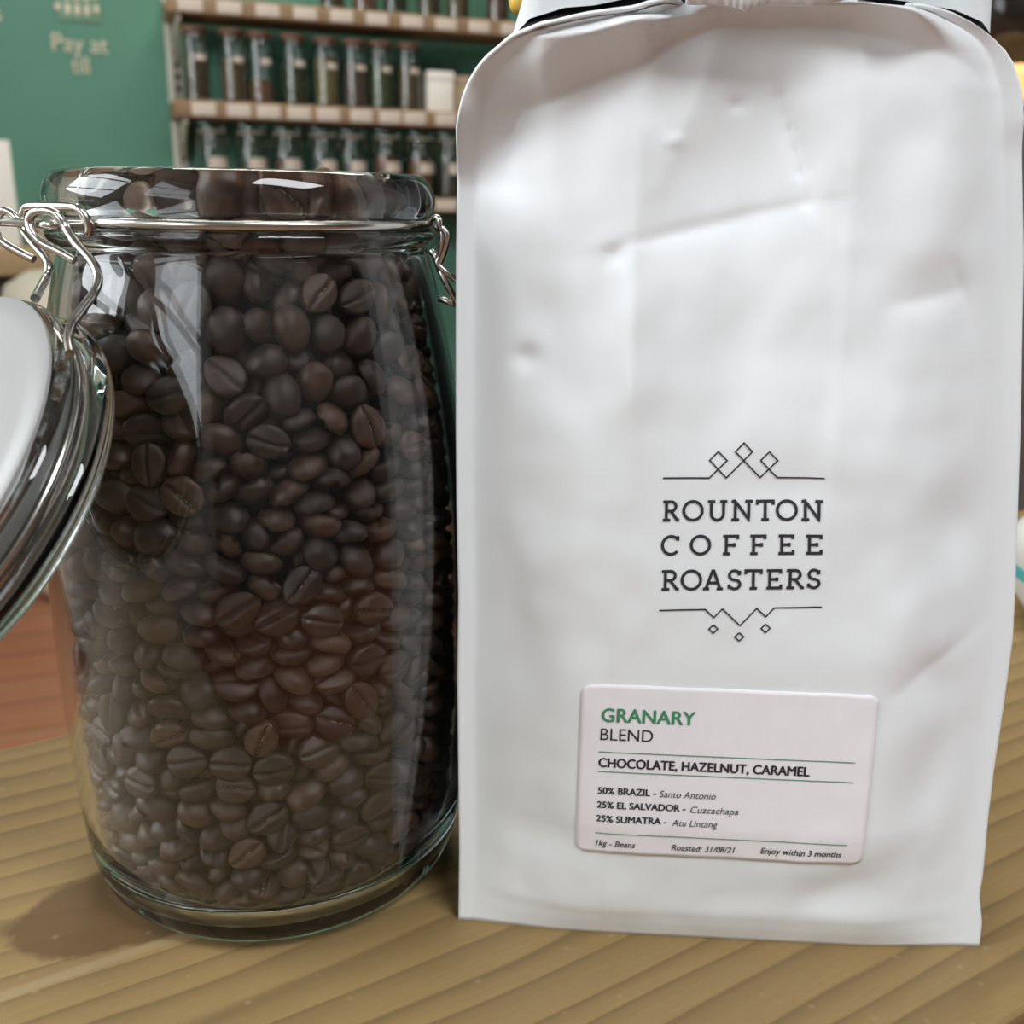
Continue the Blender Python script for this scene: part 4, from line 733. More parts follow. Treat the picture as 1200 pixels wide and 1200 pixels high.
-367, -370, 338, 10, 0, 46, -16, 501, -159, 340, 2, -29, -25, -32, 527, -104, 1109, 7, 33, -36, -8, 497, -192, 768, 8, 47, -10, -10, 425, 8, 2040, 32, -8, -37, 7, 437, -267, 944, 7, -48, 7, -8, -431, -283, 1285, 0, 14, -16, -46, -323, -412, 
587, 37, 3, 7, -33, 472, -216, 369, 48, -1, 6, -11, -192, -445, 1424, 3, -41, -28, -4, -173, -397, 1802, 3, -21, -36, -27, -412, -335, 678, 2, 50, 2, -4, 529, -98, 927, 4, 38, 32, 0, -379, -376, 716, 35, -3, 0, -36, 470, 13, 1653, 16, 0, 47, 
-5, -272, -420, 1222, 2, 1, -49, 8, 530, -92, 976, 23, -9, 2, -43, -449, -301, 730, 12, 45, -18, 4, 529, 4, 1118, 9, 18, -46, 3, 515, -149, 796, 26, 0, 21, 37, 267, -373, 1308, 2, -22, -45, 0, -450, -275, 966, 47, 15, 0, 4, 518, -100, 299, 
1, -38, -31, -12, 276, -87, 2116, 30, 20, 24, 25, -402, -326, 352, 46, -10, 1, 16, 521, -81, 795, 0, 4, 33, 37, -3, -312, 2117, 33, 24, 16, -24, -441, -298, 1088, 47, -2, 4, -16, -366, -349, 172, 11, -15, -46, 8, 538, -36, 427, 0, -27, -24, 
35, 513, -81, 366, 47, -11, 10, 8, 152, -414, 1410, 42, -8, -2, 27, -306, 97, 2119, 37, -12, -4, 31, -403, -305, 227, 42, 8, 6, 25, -395, -352, 788, 6, 17, -46, -7, 432, 31, 1916, 19, -28, 7, -36, 347, -338, 163, 30, -1, -19, 35, 485, -41, 
1521, 49, -12, 1, 1, -516, -226, 898, 25, -33, 18, -21, 151, -479, 654, 26, -9, 41, 10, 412, -168, 1774, 27, -7, -41, 8, -425, -152, 1899, 28, -4, 41, 6, -369, -144, 2080, 11, -9, 12, 47, 292, 87, 2138, 29, 22, 12, 32, 389, -321, 1047, 4, 3, 
-50, 4, -154, -421, 110, 32, -3, -7, -38, -298, -416, 540, 4, -26, 43, 1, 511, -91, 227, 5, -25, 41, -14, 52, -496, 730, 34, -17, -14, 29, -389, -346, 413, 26, -2, -4, -42, 455, -218, 311, 41, -2, 12, 26, -436, -145, 1793, 31, -5, -18, 35, 
525, 27, 1175, 4, 47, -17, -2, -414, -304, 288, 47, -4, -4, 16, -449, -280, 783, 24, 3, 3, -44, -467, -240, 514, 4, 48, 14, -4, 532, -15, 740, 5, -10, 4, -49, -157, -476, 527, 42, 7, -11, 23, 475, -44, 1588, 46, 12, -6, -13, 134, -426, 108, 
41, -7, -3, -28, -12, -429, 1644, 25, 5, 38, -20, 395, 102, 2088, 37, -14, 15, -26, -442, -217, 1534, 5, -38, -29, 14, 414, -265, 1127, 3, -16, -44, 18, -461, -256, 577, 5, 50, 2, 4, 511, 37, 1395, 23, 15, 1, 42, -71, -356, 2010, 22, 0, 26, 
-36, 214, -436, 1194, 6, 30, -19, -35, 494, 89, 1604, 15, -23, -38, 16, -499, -169, 1477, 17, -36, 14, -27, 261, -426, 793, 19, -1, -46, 0, -32, -480, 890, 16, 43, -19, 5, -239, 338, 1622, 35, -27, -23, -5, -107, -297, 2124, 8, 6, 17, -46, 
60, -367, 1813, 0, 9, 44, 22, -456, -269, 400, 3, -15, -47, -5, 170, -184, 2132, 29, -37, -14, 9, -451, -276, 627, 44, -4, 4, 23, -149, -330, 2038, 27, -25, 34, -2, 535, 9, 805, 44, 10, 2, 21, 377, -318, 711, 5, 38, -30, -10, 491, -80, 161, 
4, 38, -32, 6, -453, -251, 337, 5, 48, 10, -4, 372, -2, 2111, 39, -6, 4, -30, 529, -47, 867, 8, 46, -17, -3, 538, 10, 892, 29, -1, 9, 40, -469, -232, 258, 21, 3, -4, 45, -498, -170, 1282, 16, -17, -41, 15, -187, -251, 2087, 45, -17, 8, -10, 
520, -87, 492, 49, 0, -2, 12, -473, -226, 1215, 47, -13, 3, -9, 73, -175, 2129, 45, 10, -11, 17, 552, 12, 344, 24, 28, -25, -24, -485, -141, 1633, 31, -6, 38, 8, 502, 49, 1481, 14, 20, -43, 7, -493, -221, 661, 39, 1, -8, -31, 275, -199, 
2091, 30, 32, 15, 20, 78, -428, 1634, 19, -4, 41, 21, 526, -12, 528, 18, 47, 0, 1, 514, -9, 1229, 8, 4, 13, -48, 39, -441, 108, 46, -5, -1, -19, 533, -24, 680, 10, -12, 47, 0, -486, -192, 449, 14, -6, 29, -38, 474, 29, 1557, 8, 48, -10, 7, 
-454, -207, 1438, 8, 49, 0, 9, -208, -15, 2134, 35, -5, 0, 36, 554, 79, 996, 26, 30, -21, -22, 515, -91, 553, 8, 4, -8, 49, -452, -273, 181, 5, -25, -16, -40, -483, -179, 1356, 21, -9, 6, 44, -236, -381, 109, 38, 1, 7, 31, 507, 110, 1519, 
15, -24, -34, 23, 404, -160, 1538, 26, -13, 39, 13, 524, -20, 274, 3, -40, -29, -6, -515, -228, 755, 31, -26, 26, -13, 487, 92, 1695, 5, -37, -12, 32, -53, -503, 586, 43, -3, -8, -24, 9, -408, 1812, 37, 30, 8, -13, -477, -229, 1145, 11, -7, 
46, 16, -479, -210, 1071, 5, 48, 11, -1, 295, -217, 2014, 13, -13, 38, -27, 158, -418, 1489, 9, -31, -38, 2, -499, -197, 605, 15, 39, 27, 4, 341, -284, 1534, 6, 1, 50, 2, -489, -197, 996, 49, 5, -6, 4, -177, -443, 1319, 1, 28, -41, -4, -57, 
-432, 125, 6, -48, 8, -11, 446, 115, 1855, 10, 42, -1, -25, 522, 75, 1229, 7, -41, 27, 1, 527, 36, 473, 1, 16, 47, 3, -147, 119, 2138, 31, -13, -1, 37, -312, 281, 1653, 26, -33, -24, 13, 557, 80, 606, 13, -33, -15, 32, -393, -121, 1997, 35, 
25, -22, -13, 86, -427, 1335, 2, -3, -8, 49, 554, 100, 853, 9, 37, -2, -33, 528, 64, 418, 3, -34, 36, 4, -336, -348, 283, 5, -7, 49, 0, 493, -110, 677, 11, 12, -46, 10, 517, 71, 1059, 49, -1, -2, 7, 218, -200, 1993, 10, -48, 5, 10, -24, 
-429, 1440, 25, -19, -32, -21, 133, -435, 1168, 15, 24, 38, 15, -227, -353, 1762, 18, -39, -21, -16, 388, -304, 432, 4, 33, 37, -6, -491, -117, 1526, 36, -4, 25, 24, -219, -409, 988, 29, -6, 16, -37, 325, -382, 822, 9, 4, -3, -49, -363, 183, 
2112, 15, 11, -21, -41, 442, -95, 1522, 5, -10, -42, 25, 424, -248, 266, 48, -5, 6, 10, -19, -479, 812, 39, 3, 7, 30, -100, -372, 1859, 41, 18, 8, -20, 364, -232, 1677, 11, 10, -40, -26, 123, -423, 1541, 4, -17, -4, 47, -29, -389, 1913, 27, 
-41, -10, 0, 323, -282, 1601, 7, 21, -35, -28, 414, -69, 1816, 8, -43, -23, 10, -475, -97, 1711, 25, -28, 9, -32, 365, -337, 551, 25, -36, -24, 0, 496, -61, 1172, 6, -46, 19, 4, 342, -273, 1430, 7, 48, 10, 6, -275, -277, 1837, 46, 13, -15, 
-6, -134, -422, 1463, 10, -5, -3, -49, 127, -424, 1287, 7, -34, 34, 12, -264, -410, 474, 3, -10, -3, 49, -526, -106, 1004, 28, 11, -3, -40, 345, -284, 1170, 18, -7, 6, 46, 71, -414, 1723, 17, 5, 26, -39, 404, 129, 1945, 35, 10, 21, 27, -257, 
-400, 1376, 37, -2, 27, 20, 487, 120, 1385, 6, -49, -1, -7, -91, -447, 1334, 34, -17, -14, 30, 509, 65, 1273, 4, 8, 0, -49, -196, -445, 313, 2, 15, 48, 3, 520, 105, 1127, 38, 14, 4, 29, -346, -364, 1177, 46, -13, 2, -15, 237, -373, 434, 40, 
-6, -7, 28, 27, -484, 635, 27, -38, -13, 15, -297, -329, 1505, 2, 37, -34, -3, -363, -263, 1680, 25, 31, -8, -29, 395, 84, 2012, 39, 2, 18, -25, 337, -266, 1768, 33, -10, -32, -17, -486, -203, 815, 49, -3, 8, 9, -485, -178, 327, 7, 9, -47, 
-13, 226, -352, 1507, 21, 15, 36, -23, 395, -199, 1453, 3, 6, -45, 21, 215, -440, 511, 18, -46, -5, 3, -446, -212, 1325, 1, 23, -44, 2, 537, 72, 523, 32, 8, 19, 33, -70, -432, 1112, 20, 39, 3, 23, 538, 164, 937, 5, 37, 6, -33, -508, -166, 
542, 0, 44, -23, 2, 492, -109, 447, 0, 33, 36, -10, 346, -119, 2097, 25, 10, -38, -18, -134, -361, 1944, 41, -28, -7, 1, 
)
DEEP_BEANS = (
-326, -57, 2071, -288, 194, 2068, -196, 350, 2059, -51, 283, 2126, 341, 75, 2064, 331, 268, 2063, -407, 13, 2100, -364, 133, 2065, 162, 377, 2093, 87, -343, 2031, 300, 170, 2062, 99, 315, 2133, 355, -23, 2048, -283, -211, 2084, -248, 224, 
2116, -145, 312, 2123, 1, 324, 2126, -84, 479, 172, -27, 461, 146, 63, 482, 158, 309, -275, 123, 304, 280, 135, 437, 259, 170, -493, -93, 157, -493, 18, 155, -477, 104, 125, -310, -316, 108, -314, 300, 105, 414, 8, 123, 400, 121, 124, -398, 
-195, 128, -408, 250, 137, -290, 390, 141, 198, 402, 124, -110, 378, 2089, -102, 426, 106, 9, 433, 128, 106, 429, 107, 426, -96, 106, 328, -296, 788, 364, 244, 941, 132, 524, 661, 122, 510, 560, -483, 217, 625, -197, 451, 587, -294, 292, 
1292, -232, 376, 634, -151, 511, 575, -401, -188, 538, -424, -136, 607, -432, 93, 541, -356, 434, 551, -398, -243, 681, -427, 95, 624, 270, 337, 642, 172, 451, 611, 386, -214, 573, 437, -61, 555, 417, 164, 644, 431, 357, 525, 124, -459, 780, 
198, -97, 1912, 120, 426, 1123, 36, 511, 648, 33, 535, 523, 212, -386, 591, 270, -406, 704, 449, -42, 904, -276, 492, 605, -398, -195, 622, -348, 226, 691, -184, 508, 642, 467, 65, 512, 483, 147, 602, -563, -2, 575, -426, -35, 563, -519, 
215, 566, 151, 407, 571, 282, -341, 589, 374, -225, 664, 481, 62, 655, 434, 303, 585, 326, 416, 547, 439, -144, 565, -56, 509, 691, -10, 524, 602, 137, -407, 653, 304, -302, 712, 500, 95, 945, 416, 282, 730, 269, 462, 645, -480, 108, 820, 
-105, 430, 723, -99, 554, 632, 93, -433, 579, 28, -413, 685, -98, -422, 909, -89, -207, 1911, 34, 443, 861, -518, -99, 587, -327, -291, 633, -508, 39, 625, -448, 278, 580, -445, 345, 647, 511, 150, 706, 455, 332, 665, 264, 458, 569, 493, 30, 
592, 512, 153, 645, 485, 240, 627, 324, 408, 1178, 71, 529, 757, 205, 525, 598, 218, -428, 653, 264, -352, 644, 400, -186, 822, 403, 177, 780, 209, 362, 750, -337, -287, 749, -187, 376, 924, -22, 446, 760, 36, 539, 688, 51, -411, 808, -415, 
266, 656, -303, -324, 688, -356, -248, 786, -342, 357, 737, -346, 281, 617, -337, 429, 647, -47, -471, 646, 349, -330, 639, 443, -8, 661, 473, 232, 686, 328, 411, 608, 467, -66, 611, -476, -56, 630, -507, 138, 624, 262, -348, 767, 445, -99, 
846, 334, 358, 728, 133, 492, 761, 536, 66, 695, 349, 351, 673, 76, -493, 649, 113, -422, 716, 164, -414, 1060, 255, 326, 1696, 133, 545, 878, 89, 425, 666, 86, 534, 590, -425, -141, 686, -500, 172, 681, -356, 373, 684, -461, 125, 965, -320, 
303, 780, -184, 410, 683, 269, 414, 695, 423, 69, 680, 419, 156, 722, -417, -2, 657, 170, -377, 803, 416, -155, 759, 394, 198, 830, 386, 410, 676, 138, 494, 713, 412, -171, 684, -141, 522, 719, -253, 455, 675, 405, 153, 1061, 66, 445, 799, 
121, 414, 739, -539, 16, 731, -384, 232, 765, -286, 303, 706, -211, 491, 711, -17, -470, 738, -180, -402, 859, -395, 177, 930, 312, 292, 699, 421, -77, 700, -511, -151, 707, -555, 93, 686, -386, 300, 708, -178, -459, 741, -253, -404, 706, 
-527, 53, 1078, -183, 371, 831, -155, 503, 512, 11, -485, 542, 170, -403, 970, 280, 334, 789, 222, 482, 675, -377, 170, 544, -284, 403, 578, -271, 416, 502, -104, -424, 603, -89, -421, 806, 388, 171, 585, 343, 399, 490, 413, 20, 573, -352, 
-255, 498, -510, 143, 514, -460, 260, 524, 423, -148, 623, 421, 123, 842, 494, 210, 751, 195, 486, 523, 345, -268, 599, 425, -123, 499, 265, 457, 820, 427, -90, 784, 353, 270, 769, 222, 478, 737, -404, -160, 762, 51, -135, 1945, -137, 518, 
1048, -185, 409, 744, -30, 540, 747, 273, -320, 857, 432, 9, 962, 412, 333, 928, -159, -383, 749, -532, 16, 908, -405, 166, 860, -298, 438, 740, -91, -474, 739, -54, -435, 1034, 454, 102, 757, 475, 302, 760, -546, -46, 661, -284, -342, 755, 
-372, -212, 707, -484, 71, 687, -422, 170, 725, -368, 394, 781, 445, 162, 933, 335, 412, 796, 231, 498, 886, 477, -46, 723, 497, 59, 777, 398, 363, 755, -509, -34, 773, 217, -394, 877, 315, 308, 1357, 294, 334, 877, 150, 408, 815, -275, 378, 
801, -135, -459, 819, -261, -322, 1057, -300, 319, 1154, -115, 429, 867, -191, 502, 783, -510, 142, 750, -442, 349, 737, -258, -354, 853, -431, -72, 738, -440, 24, 854, -480, 237, 754, 414, 13, 762, 471, 209, 802, 306, 440, 739, -498, -134, 
775, -466, 258, 698, -550, 122, 811, -80, 481, 792, 403, -184, 885, 412, 83, 1280, 183, 449, 922, 295, 436, 870, 364, -231, 744, -368, 237, 815, -109, 418, 791, 215, -394, 1021, -24, 531, 955, -23, 435, 810, -468, 51, 782, -500, 207, 807, 
-421, 324, 799, -218, -388, 784, -340, -291, 886, -499, 133, 1062, -226, 474, 544, 64, -478, 486, 27, -413, 513, -136, -468, 660, -101, 458, 1314, -131, 523, 955, 64, 443, 584, -56, 523, 556, -428, -267, 447, -470, -62, 523, -406, 342, 512, 
-369, 372, 475, -137, -418, 518, -253, -357, 632, -412, 56, 728, -392, 190, 616, 368, 254, 548, 214, 477, 461, 414, -176, 493, 482, 211, 496, 472, 258, 546, -401, -297, 537, 391, 136, 1204, 213, 381, 612, 123, 520, 485, 394, 285, 657, 440, 
-25, 841, 517, 139, 788, -542, 33, 801, -317, -322, 819, -524, -105, 833, 122, 429, 873, 241, 364, 829, 391, -288, 816, 335, -247, 874, 433, 302, 983, 402, 363, 826, 362, 400, 897, -402, 107, 1680, -75, 506, 1153, -108, 535, 822, -14, 530, 
805, 138, -438, 850, 457, -159, 1039, 334, 293, 991, -473, -166, 888, -493, 190, 930, -256, 464, 814, -161, 478, 838, -389, -225, 834, -413, -142, 825, -527, -36, 863, -406, 294, 877, -304, -375, 929, -473, -84, 930, 437, 71, 1151, 302, 331, 
940, 204, 380, 902, 361, -328, 870, 473, 54, 857, 380, 216, 886, 419, 277, 818, 59, -477, 852, -165, 386, 1658, 145, 458, 993, 195, 453, 853, 83, 534, 822, -459, 263, 831, -270, 343, 880, -424, -70, 1362, -325, 429, 833, -174, 507, 885, 493, 
272, 853, -436, -81, 864, -420, -272, 908, -436, -42, 802, -464, 252, 901, -381, 379, 864, -194, -396, 917, 317, -302, 949, 381, -208, 941, 402, 110, 987, 370, 392, 951, 277, 420, 933, 500, 174, 856, -2, 540, 850, 431, 72, 1426, 137, 418, 
1446, 111, 399, 951, 176, 533, 957, -426, 329, 970, -318, 316, 841, -220, 426, 942, -129, -409, 1003, -94, -427, 1209, -243, 376, 1162, -129, 431, 950, -59, -433, 493, -150, -417, 618, -523, -84, 732, -414, 144, 783, -137, 421, 638, -80, 
508, 492, -510, 225, 458, -386, 206, 483, -340, -337, 516, -427, -120, 528, -475, 26, 571, -249, 349, 546, -327, 451, 454, 391, -253, 485, 419, 120, 494, 331, 322, 552, 382, 305, 411, -339, -270, 419, -387, -205, 388, 26, 446, 712, -89, 435, 
512, -19, 525, 461, 253, -356, 522, 370, 218, 706, 391, 365, 591, 273, 311, 527, -506, 174, 879, -387, 252, 960, -389, -141, 951, -526, 59, 866, -331, 248, 899, -82, 451, 978, 431, -128, 921, 438, 83, 911, 382, 309, 895, -447, -206, 942, 12, 
434, 1143, -43, 432, 906, -74, 524, 894, 283, -379, 898, 432, 24, 1030, 390, 210, 1105, 73, 521, 956, -321, -297, 973, -426, 109, 891, -353, 390, 981, -323, 421, 901, 23, -446, 990, -439, 248, 1413, -351, -218, 921, -549, 111, 917, -335, 
310, 968, -274, 353, 962, -250, -330, 959, -427, -32, 1014, -285, 306, 1031, 462, 261, 1041, 320, 430, 985, 447, 242, 929, -551, -115, 911, 308, 306, 1260, 374, 277, 1039, 26, 539, 907, 242, -366, 970, 511, 6, 962, -486, 207, 1125, -221, 
367, 1028, 5, 440, 933, -231, -417, 584, -476, -49, 691, -406, 353, 575, -178, 395, 493, -80, -421, 702, -413, -21, 1106, 393, 206, 495, -553, 51, 405, -299, -332, 448, -516, 93, 478, -524, 51, 529, -318, 301, 490, -133, -422, 433, 305, 
-280, 448, 446, 297, 467, 299, 472, 475, 421, 193, 438, -53, 434, 407, 510, 166, 1029, 75, 482, 906, 144, 416, 488, 13, 479, 518, 334, -359, 452, -311, -367, 1004, -463, -119, 1042, -408, 174, 1021, -309, 432, 969, -259, 500, 926, -134, 
-464, 980, -52, -442, 947, -513, -135, 1151, 504, 248, 957, 273, 356, 1028, 469, -75, 1047, -531, -42, 959, -431, 47, 950, -402, 359, 918, 385, -151, 1005, 56, 435, 1176, 226, 385, 976, 462, -81, 970, -174, 486, 996, 8, -414, 895, -280, 327, 
1730, -92, 445, 1377, -160, 405, 1038, -63, 525, 1019, -376, 363, 1043, -263, -352, 1213, -555, -30, 1133, -273, 357, 1102, -243, 427, 1031, 501, 4, 1009, 474, 216, 1077, -494, 40, 980, -469, -126, 969, -439, 70, 1043, -467, 245, 982, 255, 
474, 987, 342, -246, 1019, 407, -75, 1049, 364, 246, 1319, 375, 370, 1017, 111, 450, 1056, -356, 245, 1159, -221, 478, 1086, -5, 447, 1002, 94, -437, 954, 249, -359, 1080, 243, 368, 1423, 184, 397, 1026, -436, 297, 1029, -157, 512, 1140, 13, 
-437, 1081, -337, -283, 1145, -489, -79, 1440, -125, 424, 1171, -240, 505, 1023, -469, -145, 1119, -509, 162, 987, -367, 248, 1027, -376, -237, 1010, -394, -191, 1053, -487, 36, 1109, 298, 287, 1083, 186, 402, 1105, 402, 203, 994, 245, 474, 
1088, -187, -155, 1921, -64, 446, 1208, 56, 450, 1023, 37, 535, 1009, 288, -332, 1022, 480, 138, 1113, -333, 344, 543, -261, 384, 462, -264, 457, 400, -206, -396, 549, -442, -212, 730, -236, 368, 721, -90, 473, 612, -547, -43, 513, -387, 
206, 404, -441, 235, 417, -210, -368, 443, -434, 38, 490, 354, 252, 619, 322, 412, 418, 440, -23, 482, 508, 168, 412, 488, 267, 411, -247, -413, 1144, 193, 399, 679, -21, 429, 471, 65, 425, 433, 104, -419, 430, 309, -297, 522, -450, 86, 
1309, -106, 440, 1099, -296, 463, 1147, -164, -405, 1365, -80, -121, 1944, -290, 321, 1472, -555, 74, 1004, -506, -6, 1021, -391, 181, 1097, -325, 414, 1044, 382, -189, 1085, 476, 219, 1155, 256, 358, 1104, 199, 487, 1039, 472, 113, 1004, 
98, -433, 1096, 404, 8, 1760, -16, 445, 1087, 175, 528, 1096, 320, -286, 1095, -127, -425, 1159, -366, -236, 1323, -352, 276, 1233, -226, 468, 1181, 23, 530, 1068, 47, -439, 1155, -416, 330, 1101, -222, -370, 1099, -347, -278, 1061, -398, 
-115, 1099, -346, 277, 1076, -342, 395, 1107, -383, 400, 1184, -147, -419, 1084, 401, 347, 1072, 321, 423, 1050, 442, -36, 1109, -543, -124, 1083, -507, 234, 1051, 122, 523, 1043, -87, 440, 1052, 87, -434, 1015, 377, -231, 1228, 436, 34, 
1204, 292, 373, 1342, 94, 509, 1122, -16, -443, 1189, -188, -62, 1918, 203, 387, 1488, -143, 505, 1208, -68, 552, 1094, 177, -435, 1109, -427, 74, 1114, -432, 236, 1081, -476, 286, 1143, -304, -346, 1124, -376, -242, 1251, -498, -131, 1210, 
-299, 422, 1212, -186, 402, 1108, 182, 492, 1170, 435, 65, 1085, 490, 170, 1271, 487, 256, 1235, -475, 5, 1166, -396, -213, 1106, -27, 236, 1922, 164, 421, 1211, 15, 527, 1141, 388, -187, 1180, 427, 199, 1197, 350, 278, 1144, -334, 282, 376, 
-326, 371, 405, -330, -252, 571, -529, 104, 573, -306, 358, 642, -132, 423, 448, -121, -418, 345, 435, 108, 406, 309, 316, 354, -508, 112, 360, -505, 143, 416, 70, 431, 524, 146, 493, 428, 249, -370, 371, 393, -204, 423, 516, 141, 470, 398, 
388, 417, 222, 391, 403, -197, -402, 662, -442, -24, 929, -207, 465, 454, -111, 522, 435, 188, -434, 731, 352, 290, 827, -135, 415, 1266, -138, 507, 1257, 87, -434, 1214, -61, 133, 1930, 299, 286, 1459, 42, 520, 1250, 88, 517, 1186, -392, 
-194, 1169, -425, 111, 1171, -386, 321, 1164, -235, 469, 1258, -188, -386, 1196, -250, -331, 1560, -375, 229, 1454, 357, 387, 1116, -422, -99, 1185, -490, -44, 1084, -512, 123, 1126, 316, -305, 1352, 398, -113, 1449, 296, 322, 1183, 209, 
382, 1158, 211, -356, 1160, 443, -140, 1124, 408, -67, 1182, 439, 298, 1124, -213, 127, 1905, -11, 418, 1507, -25, 413, 1262, -13, 529, 1205, 335, -337, 1141, 204, 11, 1930, 269, 435, 1380, -210, -357, 1288, -413, 169, 1332, -397, 262, 1347, 
-197, 396, 1212, 27, -228, 1910, 502, 150, 1203, 439, 288, 1185, -517, 17, 1226, -394, -274, 1174, -501, 104, 1235, -389, 184, 1223, -432, 213, 1169, 278, -353, 1193, 344, -232, 1308, 370, 216, 1420, 353, 254, 1217, 285, 436, 1143, 197, 
-364, 1250, 256, -311, 1761, 131, 183, 1911, -5, 452, 1327, 141, 526, 1249, 318, -303, 1247, -242, 397, 1328, -9, -439, 1355, -364, -242, 1400, -427, 92, 1383, -49, 523, 1339, -48, 507, 1263, -514, -57, 1205, -421, 133, 1256, -488, 179, 
1191, -320, -303, 1228, -447, -3, 1307, -442, 317, 1299, -295, 335, 1219, 81, 437, 1232, 390, -148, 1288, 488, 123, 1322, 383, 357, 1179, -176, -400, 371, -390, -139, 339, -392, -190, 477, -433, 129, 477, -216, 384, 388, -278, 363, 351, -35, 
-451, 451, 459, 188, 374, 271, 343, 423, -507, -129, 423, -420, 136, 407, -419, 277, 356, 107, 543, 366, 176, -375, 498, 503, 160, 545, 363, 333, 466, 151, 420, 434, 361, -249, 369, 441, -33, 411, -438, 306, 473, -100, 516, 375, 19, -436, 
400, -14, -429, 595, -34, 426, 588, -8, 436, 352, 55, 520, 1314, 379, -227, 1369, 226, 113, 1904, 200, 385, 1375, 261, 400, 1222, -373, 239, 1292, -168, 404, 1330, 11, -428, 1273, -130, 7, 1934, -134, 194, 1925, 7, 434, 1388, -432, -176, 
1246, -420, -45, 1235, -446, 235, 1250, -439, 300, 1214, -300, -304, 1363, -434, 41, 1533, 430, 104, 1488, 370, 361, 1301, 248, 459, 1196, 394, 186, 1260, -545, 96, 1181, 78, 433, 1510, 155, 414, 1275, 397, -168, 1644, 375, 227, 1657, 233, 
364, 1289, 223, 477, 1257, -131, -163, 1965, -347, 265, 1594, -164, 395, 1400, -212, 476, 1317, -5, -56, 1952, 69, 288, 1868, -309, -337, 1290, -432, -113, 1304, -433, -2, 1420, -371, 343, 1273, -291, 429, 1369, -100, -443, 1413, 463, 45, 
1344, 428, 193, 1313, 355, 386, 1251, -508, -64, 1256, -527, 128, 1315, -500, 62, 1364, 333, -11, 1850, 291, 414, 1487, 74, 443, 1309, 441, 4, 1478, 395, 272, 1377, 303, 452, 1298, -133, -439, 1271, -27, -185, 1980, 74, 40, 1945, -216, 384, 
1478, -79, 439, 1435, -65, 507, 1402, 162, -391, 1634, -486, 225, 1320, -311, 406, 1283, -367, -191, 1478, -495, -25, 1533, -332, 288, 1400, -194, 477, 1386, 443, -105, 1247, 440, -77, 1321, 407, 286, 1272, 446, 304, 1345, -522, 26, 1287, 
-505, -88, 1324, -416, -117, 422, -480, -6, 392, -446, 176, 327, -425, 358, 401, -329, -338, 578, -363, 264, 539, 440, 41, 456, 383, 201, 398, 281, 442, 352, 312, -309, 327, 435, -87, 338, 509, 99, 367, 418, 321, 294, -427, -24, 372, 157, 
-439, 428, 430, -249, 764, 193, 494, 812, 238, 377, 469, 94, 450, 367, -168, 479, 337, -57, -430, 342, -516, -127, 633, -48, 431, 658, -186, 486, 397, -93, 427, 300, 256, -335, 1401, 425, 137, 1664, 358, 370, 1376, 197, 468, 1389, 64, 445, 
1427, 104, -52, 1951, 157, 10, 1980, -26, 430, 1738, 30, 516, 1378, -395, 184, 1533, -397, 316, 1429, -321, 364, 1341, -73, -71, 1984, -131, 98, 1956, -245, 438, 1422, 444, -9, 1277, -427, 45, 1238, -481, 167, 1383, -395, -159, 1383, 190, 
-378, 1350, 420, -138, 1353, 445, 3, 1349, 405, 158, 1401, 200, 497, 1317, -492, -118, 1403, 34, 121, 1949, -79, 472, 1536, 140, 488, 1461, 408, -84, 1613, 290, 256, 1777, 159, 414, 1335, -278, -330, 1653, -407, -160, 1565, -299, 324, 1547, 
-246, 344, 1395, -67, -408, 1529, -32, 41, 1969, 442, 243, 1414, -519, -17, 1372, -445, -41, 1486, -412, 164, 1402, -385, 376, 1362, -486, -97, 369, -428, 86, 353, -347, 430, 352, -491, 3, 458, -442, 78, 420, -290, 321, 418, 189, 489, 353, 
474, 5, 326, 402, 184, 303, 414, 332, 367, -236, 435, 875, -154, 384, 563, 230, 480, 390, 11, 438, 295, 115, -418, 357, 424, 102, 582, 333, 269, 453, -433, -58, 462, -373, 293, 442, -216, 478, 287, 70, -472, 363, 114, -427, 898, 355, 240, 
1544, 343, 362, 1437, 477, 201, 1348, -467, 52, 1497, 327, -185, 1789, 150, 102, 1953, 110, 435, 1371, 118, 523, 1378, 301, -318, 1464, -249, -346, 1431, -95, -125, 2026, -142, 393, 1765, -118, 397, 1505, -128, 512, 1467, 33, -424, 1532, 
-485, 119, 1442, -460, 180, 1467, -324, -292, 1448, -385, 42, 1777, -377, 348, 1484, -277, 411, 1575, 396, 292, 1464, 433, -54, 1406, -479, 142, 1523, -450, 264, 1491, 163, -336, 1810, 418, -97, 1731, 323, 288, 1645, 221, 460, 1477, -173, 
465, 1462, 38, -104, 1991, -6, 330, 1839, 38, 509, 1451, -37, 500, 1488, -505, 38, 1444, -347, 268, 1503, -322, 389, 1449, -361, -248, 1531, -165, -57, 1978, -208, 382, 1551, 493, 164, 300, 328, 295, 290, -514, 44, 317, -254, -359, 327, 
-458, -191, 380, -552, -51, 419, -444, 263, 301, -199, 388, 311, 220, -384, 316, 402, -171, 372, 420, 110, 361, 248, 361, 329, 295, 416, 290, 372, -214, 299, 423, -134, 296, -7, 524, 388, 2, 519, 265, 123, -419, 294, 246, 407, 521, 59, 518, 
443, 159, 410, 360, -507, 220, 360, -317, 288, 309, -269, 415, 280, -415, 135, 668, 488, 147, 1436, 372, 328, 1498, -423, -128, 1479, -508, 56, 1575, -422, 271, 1577, 53, 488, 1524, 246, 80, 1955, 285, 356, 1511, 132, 471, 1530, -230, 269, 
